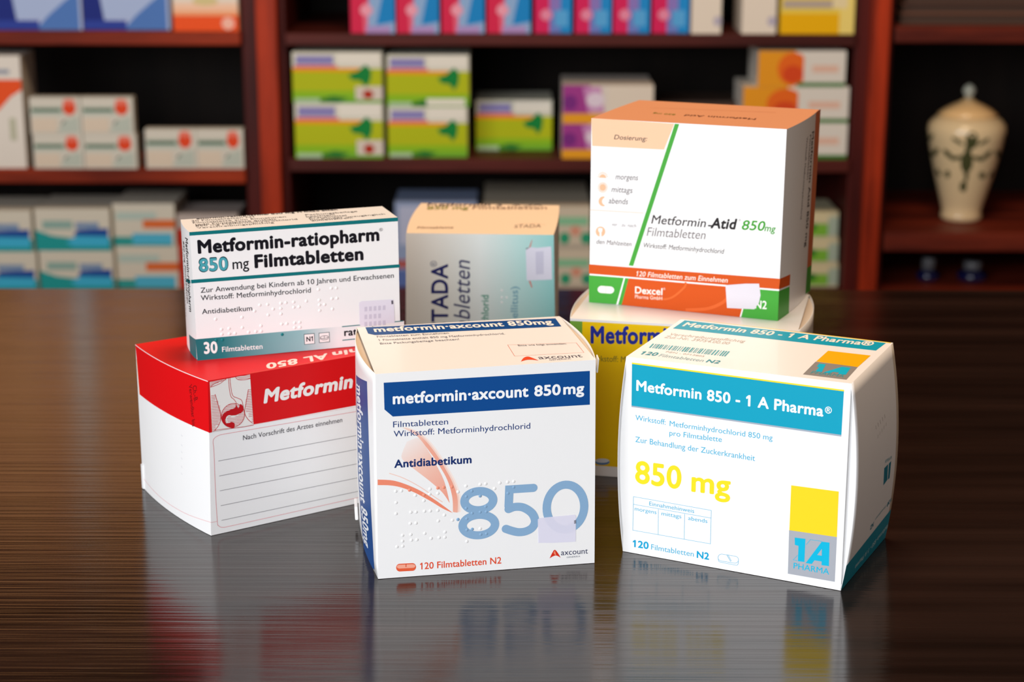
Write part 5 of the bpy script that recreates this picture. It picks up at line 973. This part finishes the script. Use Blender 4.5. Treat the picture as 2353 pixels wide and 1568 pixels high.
  ('P','daytime_symbol','front',2,'F4BE98',((0.0778,0.5354),(0.0733,0.5338),(0.0687,0.5331),(0.064,0.5333),(0.0595,0.5345),(0.0554,0.5366),(0.0517,0.5395),(0.0486,0.5431),(0.0462,0.5473),(0.0447,0.5519),(0.044,0.5568),(0.0441,0.5619),(0.0452,0.5668),(0.0471,0.5715),(0.0497,0.5758),(0.053,0.5796),(0.0569,0.5826),(0.0612,0.5849),(0.0657,0.5862),(0.0704,0.5867),(0.075,0.5862),(0.077,0.5811),(0.0739,0.5795),(0.0711,0.5774),(0.0685,0.575),(0.0664,0.5723),(0.0647,0.5693),(0.0634,0.5661),(0.0627,0.5627),(0.0625,0.5594),(0.0628,0.5561),(0.0636,0.5529),(0.065,0.5499),(0.0668,0.5471),(0.069,0.5447),(0.0716,0.5427),(0.0745,0.5411),(0.0776,0.54))),
  ('L','dosage_table','front',2,'F4BE98',((-0.0017,0.5081),(0.286,0.5135)),0.00028,0),
  ('T','lettering','front',2,'8A8284','vor',(0.1169,0.431),(0.1459,0.431),(0.1169,0.449),0,0.2),
  ('T','lettering','front',2,'8A8284','zu',(0.1693,0.432),(0.1885,0.432),(0.1693,0.4499),0,0.2),
  ('T','lettering','front',2,'8A8284','nach',(0.2022,0.4323),(0.2462,0.4326),(0.2022,0.4501),0,0.2),
  ('P','daytime_symbol','front',2,'F4BE98',((0.0826,0.3964),(0.0821,0.3901),(0.0802,0.3841),(0.0772,0.3785),(0.0732,0.3738),(0.0683,0.3701),(0.0628,0.3675),(0.0571,0.3664),(0.0513,0.3666),(0.0457,0.3682),(0.0408,0.3711),(0.0366,0.3751),(0.0334,0.3802),(0.0314,0.3859),(0.0307,0.3921),(0.0313,0.3983),(0.0331,0.4043),(0.0361,0.4099),(0.0402,0.4146),(0.0451,0.4183),(0.0505,0.4208),(0.0563,0.422),(0.0621,0.4218),(0.0676,0.4202),(0.0726,0.4173),(0.0767,0.4132),(0.0799,0.4082),(0.0819,0.4025))),
  ('P','daytime_symbol','front',3,'FBF6F2',((0.0435,0.4111),(0.0564,0.4147),(0.0678,0.4123),(0.0664,0.3967),(0.0616,0.3905),(0.0636,0.3661),(0.0522,0.3659),(0.0519,0.3897),(0.0453,0.3949))),
  ('T','lettering','front',2,'6A6264','den Mahlzeiten',(0.034,0.3266),(0.2234,0.3282),(0.034,0.3512),0.0028,0.2),
  ('T','title_lettering','front',2,'3A3436','Metformin',(0.3268,0.461),(0.6093,0.4631),(0.3268,0.5069),0.0084,0.2),
  ('T','title_lettering','front',2,'1A1618','Atid',(0.6364,0.4621),(0.7634,0.4661),(0.6364,0.5145),0.035,0.2),
  ('P','lettering','front',2,'1A1618',((0.6243,0.4771),(0.6514,0.4777),(0.6493,0.4695),(0.623,0.469))),
  ('T','lettering','front',2,'8A8284','®',(0.7786,0.5085),(0.7908,0.5087),(0.7786,0.5203),0,0),
  ('T','title_lettering','front',2,'3CA02A','850',(0.794,0.4663),(0.9095,0.4694),(0.794,0.5151),0.014,0.2),
  ('T','title_lettering','front',2,'3CA02A','mg',(0.9118,0.468),(0.9648,0.4669),(0.9118,0.5025),0.014,0.2),
  ('T','title_lettering','front',2,'7A7476','Filmtabletten',(0.3045,0.392),(0.6098,0.3992),(0.3045,0.4389),0,0.2),
  ('T','lettering','front',2,'4A4446','Wirkstoff: Metforminhydrochlorid',(0.286,0.3279),(0.7083,0.33),(0.286,0.3539),0.0028,0.2),
  ('P','printed_band','front',1,'D4540F',((-0.0039,0.2092),(1.0022,0.2235),(1.0002,0.1675),(-0.0033,0.1577))),
  ('T','quantity_lettering','front',2,'FBEDE4','120 Filmtabletten zum Einnehmen',(0.2516,0.1683),(0.734,0.1773),(0.2516,0.1954),0.0084,0.2),
  ('P','printed_band','front',1,'46A83C',((-0.0032,0.1485),(0.1864,0.1515),(0.1483,0.0008),(-0.0014,-0.0018))),
  ('P','printed_band','front',1,'46A83C',((0.1937,0.1513),(0.2131,0.1515),(0.1777,0.0004),(0.1589,0.001))),
  ('P','printed_band','front',1,'D4540F',((0.2131,0.1515),(0.8384,0.1567),(0.8044,-0.0011),(0.1777,0.0004))),
  ('P','printed_band','front',1,'46A83C',((0.8446,0.1565),(1.0006,0.158),(1.0018,-0.0015),(0.8122,-0.0011))),
  ('L','printed_band','front',2,'E26A2C',((0.2788,0.0992),(0.2877,0.0941),(0.3,0.0866),(0.3145,0.0779),(0.3302,0.0694),(0.3458,0.0622),(0.3602,0.0577),(0.3738,0.0555),(0.3874,0.0546),(0.4009,0.0551),(0.4143,0.057),(0.4274,0.0605),(0.4401,0.0657),(0.453,0.0735),(0.4664,0.0842),(0.4795,0.0965),(0.4916,0.109),(0.502,0.1205),(0.5098,0.1298),(0.5147,0.137),(0.517,0.1432),(0.5177,0.1484),(0.5173,0.1527),(0.5168,0.1563),(0.5169,0.159)),0.001152,0),
  ('L','printed_band','front',2,'E4672A',((0.5213,0.0081),(0.5346,0.01),(0.5532,0.0123),(0.5751,0.0152),(0.5981,0.0187),(0.6202,0.0231),(0.6392,0.0283),(0.6558,0.0348),(0.6719,0.0422),(0.687,0.0505),(0.7009,0.0593),(0.7132,0.0684),(0.7236,0.0776),(0.732,0.0876),(0.7384,0.0989),(0.7434,0.1104),(0.7471,0.1213),(0.7501,0.1305),(0.7526,0.1371)),0.001811,0),
  ('T','quantity_lettering','front',2,'F4FAF2','N2',(0.8811,0.0546),(0.941,0.0558),(0.8811,0.0963),0.021,0),
  ('T','maker_logo','front',2,'FBF2EC','Dexcel',(0.2486,0.0731),(0.3958,0.0777),(0.2486,0.1094),0.0245,0),
  ('T','maker_logo','front',2,'FBE4D8','Pharma GmbH',(0.2492,0.045),(0.3949,0.0496),(0.2492,0.0649),0.0056,0),
  ('T','maker_logo','front',2,'FBE4D8','®',(0.3991,0.1052),(0.4103,0.1054),(0.3991,0.1174),0,0),
  ('P','pill_symbol','front',2,'F6F6F4',((0.0679,0.0562),(0.0622,0.0563),(0.0568,0.0578),(0.0522,0.0605),(0.0486,0.0643),(0.0463,0.0689),(0.0455,0.074),(0.0462,0.0792),(0.0483,0.0843),(0.0518,0.0888),(0.0563,0.0924),(0.0616,0.0949),(0.0673,0.0961),(0.1132,0.0972),(0.1189,0.0971),(0.1242,0.0956),(0.1288,0.0929),(0.1324,0.0891),(0.1347,0.0845),(0.1355,0.0795),(0.1349,0.0742),(0.1327,0.0692),(0.1293,0.0647),(0.1248,0.0611),(0.1195,0.0586),(0.1138,0.0574))),
  ('L','pill_symbol','front',3,'C8D8C4',((0.0903,0.095),(0.0908,0.0593)),0.000329,0),
  ('P','price_sticker','front',4,'E2DEE8',((0.7252,0.1635),(0.8282,0.1814),(0.8971,0.188),(0.9073,0.128),(0.9013,0.0872),(0.8783,0.0486),(0.7949,0.0442),(0.7374,0.0416))),
  ('P','printed_band','right',1,'D4540F',((0.0044,0.2226),(0.26,0.21),(0.2582,0.1522),(-0.0081,0.1688))),
  ('P','printed_band','right',1,'46A83C',((-0.0054,0.1588),(0.2557,0.1445),(0.2731,-0.0127),(-0.0031,-0.0012))),
  ('P','side_stripe','right',1,'D8754A',((0.8549,0.9991),(1.0525,0.9988),(1.0505,0.1443),(0.8425,0.1575))),
  ('P','side_stripe','right',1,'46A83C',((0.8425,0.1575),(1.0505,0.1443),(1.049,0.0014),(0.8303,0.0134))),
  ('T','title_lettering','right',2,'4A4040','Metformin Atid 850 mg',(0.7297,0.9102),(0.683,0.2955),(0.813,0.9071),0.014,0),
  ('T','title_lettering','right',2,'6A6060','Filmtabletten',(0.6463,0.9016),(0.6263,0.6669),(0.7044,0.8994),0,0),
  ('T','lettering','right',2,'6A6060','Wirkstoff: Metforminhydrochlorid',(0.5419,0.9025),(0.4725,0.4739),(0.5894,0.9014),0,0),
  ('T','title_lettering','top',2,'6A3A28','Metformin Atid',(0.7735,0.4089),(0.4008,0.4104),(0.7796,0.3356),0.014,0),
  ('T','title_lettering','top',2,'8A8030','850 mg',(0.3495,0.4065),(0.227,0.4122),(0.3568,0.3473),0.014,0),
  ('L','lettering','top',1,'D98A62',((0.1488,0.6467),(0.8123,0.7439)),0.000659,0),
 ],
}
# ------------------------------------------------------------------ printed cartons on the counter
WHITE = board('white_carton', (0.80, 0.80, 0.805), 0.38, 0.012, 1400, 0.12)
KRAFT = board('carton_inside', (0.62, 0.52, 0.42), 0.7, 0.02, 900)


def sticker_film():
    m = bpy.data.materials.new('translucent_sticker')
    m.use_nodes = True
    b = m.node_tree.nodes['Principled BSDF']
    b.inputs['Base Color'].default_value = (*lin('E4E2F4'), 1)
    b.inputs['Alpha'].default_value = 0.8
    b.inputs['Roughness'].default_value = 0.3
    return m


STICK = sticker_film()
FACE = {'front': ('FLB', 'FRB', 'FLT', 'FRT'), 'left': ('BLB', 'FLB', 'BLT', 'FLT'), 'right': ('FRB', 'BRB', 'FRT', 'BRT'),
        'top': ('FLT', 'FRT', 'BLT', 'BRT'), 'back': ('BRB', 'BLB', 'BRT', 'BLT'), 'bottom': ('BLB', 'BRB', 'FLB', 'FRB')}


class Face:
    """a bilinear carton face; u runs left to right, v bottom to top; side faces may belly out"""

    def __init__(self, C, name, bulge=0.0, mode='u', foot=1.0):
        self.k = [Vector(C[c]) for c in FACE[name]]
        a, b, c, d = self.k
        self.n = ((b - a).cross(c - a)).normalized()
        self.bulge, self.mode, self.foot = bulge, mode, foot
        self.w, self.h = (b - a).length, (c - a).length

    def P(self, u, v, off=0.0):
        a, b, c, d = self.k
        p = a * ((1 - u) * (1 - v)) + b * (u * (1 - v)) + c * ((1 - u) * v) + d * (u * v)
        t = u if self.mode == 'u' else v
        bl = self.bulge * max(0.0, 1 - (2 * t - 1) ** 2) * (self.foot + (1 - self.foot) * min(1.0, max(0.0, v / 0.35)) ** 0.7)
        return p + self.n * (bl + off)


LAY = 0.00004


class Press:
    """prints text, fills and lines on the faces of one carton; one mesh per named part"""

    def __init__(self, faces):
        self.faces, self.parts = faces, {}

    def mb(self, part, face=''):
        return self.parts.setdefault((part, face), MB())

    def mat(self, c):
        return STICK if c == 'STICK' else ink(c)

    def fill(self, part, face, lay, mat, pts, grad=None):
        F = self.faces[face]
        bm = bmesh.new()
        vs = [bm.verts.new((u, v, 0)) for u, v in pts]
        bm.faces.new(vs)
        us, vv = [p[0] for p in pts], [p[1] for p in pts]
        for i in range(1, 16):
            t = i / 16
            for co, no, q in (((t, 0, 0), (1, 0, 0), us), ((0, t, 0), (0, 1, 0), vv)):
                if min(q) < t < max(q):
                    bmesh.ops.bisect_plane(bm, geom=bm.verts[:] + bm.edges[:] + bm.faces[:], plane_co=co, plane_no=no)
        bmesh.ops.triangulate(bm, faces=bm.faces[:])
        bm.verts.index_update()
        V = [F.P(v.co.x, v.co.y, LAY * lay) for v in bm.verts]
        uvs = None
        if grad:
            a, e = Vector(grad[0]), Vector(grad[1])
            d = e - a
            uvs = [(max(.001, min(.999, ((v.co.x - a.x) * d.x * F.w ** 2 + (v.co.y - a.y) * d.y * F.h ** 2) / (d.x ** 2 * F.w ** 2 + d.y ** 2 * F.h ** 2))), 0.5) for v in bm.verts]
        self.mb(part, face).add(V, [[v.index for v in f.verts] for f in bm.faces], mat, uvs)
        bm.free()

    def line(self, part, face, lay, mat, pts, width, closed):
        F = self.faces[face]
        dense = []
        for i in range(len(pts)):
            (u0, v0), (u1, v1) = pts[i], pts[(i + 1) % len(pts)]
            k = 1 if (i == len(pts) - 1 and not closed) else max(1, int(max(abs(u1 - u0), abs(v1 - v0)) * 16))
            dense += [(u0 + (u1 - u0) * j / k, v0 + (v1 - v0) * j / k) for j in range(k)]
        P = [F.P(u, v, LAY * lay) for u, v in dense]
        n, out = len(P), []
        for i in range(n):
            a = P[(i - 1) % n] if (closed or i > 0) else None
            b = P[(i + 1) % n] if (closed or i < n - 1) else None
            d0 = (P[i] - a).normalized() if a else None
            d1 = (b - P[i]).normalized() if b else None
            t = ((d0 or d1) + (d1 or d0)).normalized()
            s = F.n.cross(t)
            k = 1.0
            if d0 and d1:
                k = 1 / max(0.5, t.dot(d1))
            out += [P[i] + s * (width / 2 * k), P[i] - s * (width / 2 * k)]
        fs = [(2 * i + 1, 2 * ((i + 1) % n) + 1, 2 * ((i + 1) % n), 2 * i) for i in range(n if closed else n - 1)]
        self.mb(part, face).add(out, fs, mat)
        if width > 0.002 and not closed:
            ex = (P[1] - P[0]).normalized()
            ey = F.n.cross(ex)
            for c in (P[0], P[-1]):
                self.mb(part, face).add([c + F.n * 5e-6 + (ex * math.cos(t) + ey * math.sin(t)) * width / 2 for t in [i * math.pi / 14 for i in range(28)]], [list(range(28))], mat)

    def text(self, part, face, lay, mat, s, p0, p1, p2, weight, shear, rng=None):
        F = self.faces[face]
        sp = 1 + 1.6 * weight
        V, Fc = glyphs(s, sp)
        if rng:
            x0 = (extent(s[:rng[0]].rstrip(), sp)[1] + (0.30 if s[rng[0] - 1] == ' ' else 0.06)) if rng[0] else extent(s, sp)[0]
            x1 = extent(s[:rng[1]], sp)[1]
        else:
            x0, x1 = extent(s, sp)
        x0 -= weight
        x1 += weight
        p0, p1, p2 = Vector(p0), Vector(p1), Vector(p2)
        ex, ey = (p1 - p0) / (x1 - x0), (p2 - p0) / CAPH
        shifts = [(0, 0)] + ([(weight * math.cos(i * math.pi / 4), weight * math.sin(i * math.pi / 4)) for i in range(8)] if weight else [])
        for k, (dx, dy) in enumerate(shifts):
            out, inside = [], []
            for x, y in V:
                q = p0 + ex * (x + dx + shear * y - x0) + ey * (y + dy)
                inside.append(-0.003 < q.x < 1.003 and 0.002 < q.y < 1.003)
                out.append(F.P(q.x, q.y, LAY * lay + 1.5e-6 * k))
            self.mb(part, face).add(out, [f for f in Fc if all(inside[i] for i in f)], mat)

    def dots(self, part, face, mat, pts, r):
        F = self.faces[face]
        for u, v in pts:
            c = F.P(u, v)
            ex = (F.P(u + .01, v) - c).normalized()
            ey = F.n.cross(ex)
            vs, fs = [], []
            for k, (rr, hh) in enumerate(((1, -.04), (.8, .17), (.45, .28))):
                for i in range(12):
                    t = i * math.pi / 6
                    vs.append(c + (ex * math.cos(t) + ey * math.sin(t)) * (r * rr) + F.n * (r * hh * 0.9))
            vs.append(c + F.n * (r * .30))
            for k in range(2):
                for i in range(12):
                    j = (i + 1) % 12
                    fs.append((k * 12 + i, k * 12 + j, k * 12 + 12 + j, k * 12 + 12 + i))
            fs += [(24 + i, 24 + (i + 1) % 12, 36) for i in range(12)]
            self.mb(part, face).add(vs, fs, mat)


_gl = {}


def glyphs(s, sp=1.0):
    """flat outline mesh of a line of text in the built-in font"""
    if (s, sp) not in _gl:
        cu = bpy.data.curves.new('line', 'FONT')
        cu.body = s
        cu.space_character = sp
        cu.resolution_u = 7 if len(s) < 5 else 4
        ob = bpy.data.objects.new('line', cu)
        COL.objects.link(ob)
        me = bpy.data.meshes.new_from_object(ob.evaluated_get(bpy.context.evaluated_depsgraph_get()))
        _gl[(s, sp)] = ([(v.co.x, v.co.y) for v in me.vertices], [list(p.vertices) for p in me.polygons])
        V, Fc = _gl[(s, sp)]
        for i, ch in enumerate(s):
            if ch == '1' and s != '1':          # give the numeral one its flag
                xr = extent(s[:i + 1], sp)[1]
                xl = xr - STEM
                Vn = [(xl + .01, CAPH), (xl - .13, CAPH - .13), (xl - .13, CAPH - .13 - STEM * .95), (xl + .01, CAPH - STEM * 1.15)]
                Fc.append([len(V) + 3, len(V) + 2, len(V) + 1, len(V)][::-1])
                V += Vn
        bpy.data.objects.remove(ob)
        bpy.data.curves.remove(cu)
        bpy.data.meshes.remove(me)
    return _gl[(s, sp)]


def extent(s, sp=1.0):
    if not s:
        return 0, 0
    xs = [v[0] for v in glyphs(s, sp)[0]]
    return min(xs), max(xs)


CAPH = STEM = 0
CAPH = max(v[1] for v in glyphs('H')[0])
STEM = extent('1')[1] - extent('1')[0]

BULGE = {'A': {'left': (.0040, 'u', 0.45), 'right': (.0036, 'u', 0.4)}, 'B': {'left': (.0036, 'v'), 'right': (.0046, 'v')}, 'C': {'left': (.0030, 'u')},
         'D': {'left': (.0010, 'u')}, 'E': {'left': (.0020, 'u'), 'right': (.001, 'u')}, 'F': {'left': (.0040, 'u'), 'right': (.0050, 'u')},
         'G': {'left': (.0008, 'u'), 'right': (.0016, 'u')}}
GAPPED = 'ABF'
TINT = {'E': {'top': 'FBE2C4'}, 'G': {'top': 'DC9A72'}, 'C': {'top': 'DD0D14'}}
LABELS = {
    'A': 'white medicine carton with navy title band and large pale blue 850, front and centre',
    'B': 'white medicine carton with cyan title band and yellow square logo at the front',
    'C': 'red and white medicine carton with ruled lines, under the slim teal-striped carton',
    'D': 'slim white medicine carton with teal stripes standing on the red and white carton',
    'E': 'pale turquoise medicine carton with sideways lettering standing behind the navy-banded carton',
    'F': 'yellow-fronted medicine carton under the tall carton with orange and green base',
    'G': 'tall white medicine carton with orange and green base, on the yellow carton'}


def grid(F, nu, nv):
    vs = [F.P(i / nu, j / nv) for j in range(nv + 1) for i in range(nu + 1)]
    fs = [(j * (nu + 1) + i, j * (nu + 1) + i + 1, (j + 1) * (nu + 1) + i + 1, (j + 1) * (nu + 1) + i) for j in range(nv) for i in range(nu)]
    return vs, fs


def carton(key):
    C = CORNERS[key]
    base = sum((Vector(C[c]) for c in ('FLB', 'FRB', 'BLB', 'BRB')), Vector()) / 4
    root = empty('medicine_carton', base)
    tag(root, LABELS[key], 'medicine box')
    F = {n: Face(C, n, *BULGE[key].get(n, (0.0, 'u'))) for n in FACE}
    body = MB()
    N = 16
    gap = key in GAPPED
    for n in ('front', 'back', 'left', 'right', 'top', 'bottom'):
        f = F[n]
        m = ink(TINT[key][n]) if n in TINT.get(key, {}) else WHITE
        if n in ('left', 'right') and gap:
            continue
        if n in ('left', 'right'):
            vs, fs = grid(f, N, N)
            body.add(vs, fs, m)
        elif n in ('top', 'bottom') and not gap:
            v = 1.0 if n == 'top' else 0.0
            # lid follows the belly of the side panels
            L = [F['left'].P(i / N, v) for i in range(N + 1)]            # back -> front
            R = [F['right'].P(i / N, v) for i in range(N + 1)]           # front -> back
            loop = L + R
            body.add(loop, [list(range(len(loop)))] if n == 'top' else [list(range(len(loop)))[::-1]], m)
        else:
            vs, fs = grid(f, N, N)
            body.add(vs, fs, m)
    ob = body.build('carton_body', root, base, smooth='angle', merge=True)
    if gap:
        for n in ('left', 'right'):
            f = F[n]
            sp = MB()
            vs, fs = grid(f, N, N)
            sp.add(vs, fs, WHITE)
            o = sp.build('side_panel', root, base, smooth=True)
            so = o.modifiers.new('thickness', 'SOLIDIFY')
            so.thickness, so.offset = 0.0004, -1
            o.data.materials.append(WHITE)
            # inner flap that closes the gap behind the belly
            flat = Face(C, n)
            ends = (0.984, 0.01) if f.mode == 'u' else (0.03, 0.97)
            for e in ends:
                df = MB()
                q = []
                for i in range(N + 1):
                    t = 0.03 + 0.94 * i / N
                    q.append((f.P(t, e, -0.0005), flat.P(t, e, -0.012)) if f.mode == 'u' else (f.P(e, t, -0.0005), flat.P(e, t, -0.012)))
                vv = [p for pr in q for p in pr]
                df.add(vv, [(2 * i, 2 * i + 2, 2 * i + 3, 2 * i + 1) for i in range(N)], KRAFT if key != 'B' else WHITE)
                d_ = df.build('dust_flap', root, base)
                so = d_.modifiers.new('thickness', 'SOLIDIFY')
                so.thickness = 0.0004
    pr = Press(F)
    for it in PRINT[key]:
        kind, part, face, lay, col = it[:5]
        if kind == 'T':
            pr.text(part, face, lay, pr.mat(col), it[5], it[6], it[7], it[8], it[9], it[10], it[11] if len(it) > 11 else None)
        elif kind == 'P':
            pr.fill(part, face, lay, pr.mat(col), it[5])
        elif kind == 'G':
            pr.fill(part, face, lay, gradient(col), it[5], (it[6], it[7]))
        elif kind == 'L':
            pr.line(part, face, lay, pr.mat(col), it[5], it[6], it[7])
        elif kind == 'D':
            pr.dots(part, face, pr.mat(col) if col else WHITE, it[5], it[6])
    for (name, _), mb in pr.parts.items():
        mb.build(name, root, base, smooth='angle')
    return root, F, base


for key in 'CDFGEAB':
    root, F, base = carton(key)
    if key == 'A':
        # corner of the base tuck flap sticking out at the lower left
        f = F['left']
        t = MB()
        a, b = f.P(.22, .055, .0006), f.P(.06, .055, .0006)
        c, d = f.P(.06, .125, .0006), f.P(.22, .125, .0006)
        k = f.n * 0.0016
        t.add([a, b, c, d, a + k, b + k, c + k, d + k], [(0, 1, 2, 3), (7, 6, 5, 4), (0, 4, 5, 1), (1, 5, 6, 2), (2, 6, 7, 3), (3, 7, 4, 0)], WHITE)
        t.build('tuck_tab', root, base, bevel=0.0004)
        # raised corner of the lid's tuck flap at the right
        f = F['right']
        t = MB()
        a, b = f.P(.03, .93, .0006), f.P(.12, .93, .0004)
        c, d = f.P(.12, .995, .0010), f.P(.03, .995, .0012)
        k = f.n * 0.0006
        t.add([a, b, c, d, a + k, b + k, c + k, d + k], [(3, 2, 1, 0), (4, 5, 6, 7), (1, 5, 4, 0), (2, 6, 5, 1), (3, 7, 6, 2), (0, 4, 7, 3)], WHITE)
        t.build('tuck_tab', root, base)
    if key == 'C':
        # outer glue flap along the foot of the left side
        f = F['left']
        t = MB()
        q = []
        for i in range(17):
            u = 0.03 * i / 16
            q += [f.P(u, 0.002, 0), f.P(u, 0.002, 0.0007), f.P(u, .17, 0.0007), f.P(u, .17, 0)]
        fs = []
        for i in range(16):
            o = 4 * i
            fs += [(o + 1, o + 5, o + 6, o + 2), (o + 2, o + 6, o + 7, o + 3), (o, o + 4, o + 5, o + 1)]
        fs += [(0, 1, 2, 3), (67, 66, 65, 64)]
        t.add(q, fs, WHITE)
        t.build('bottom_flap', root, base)
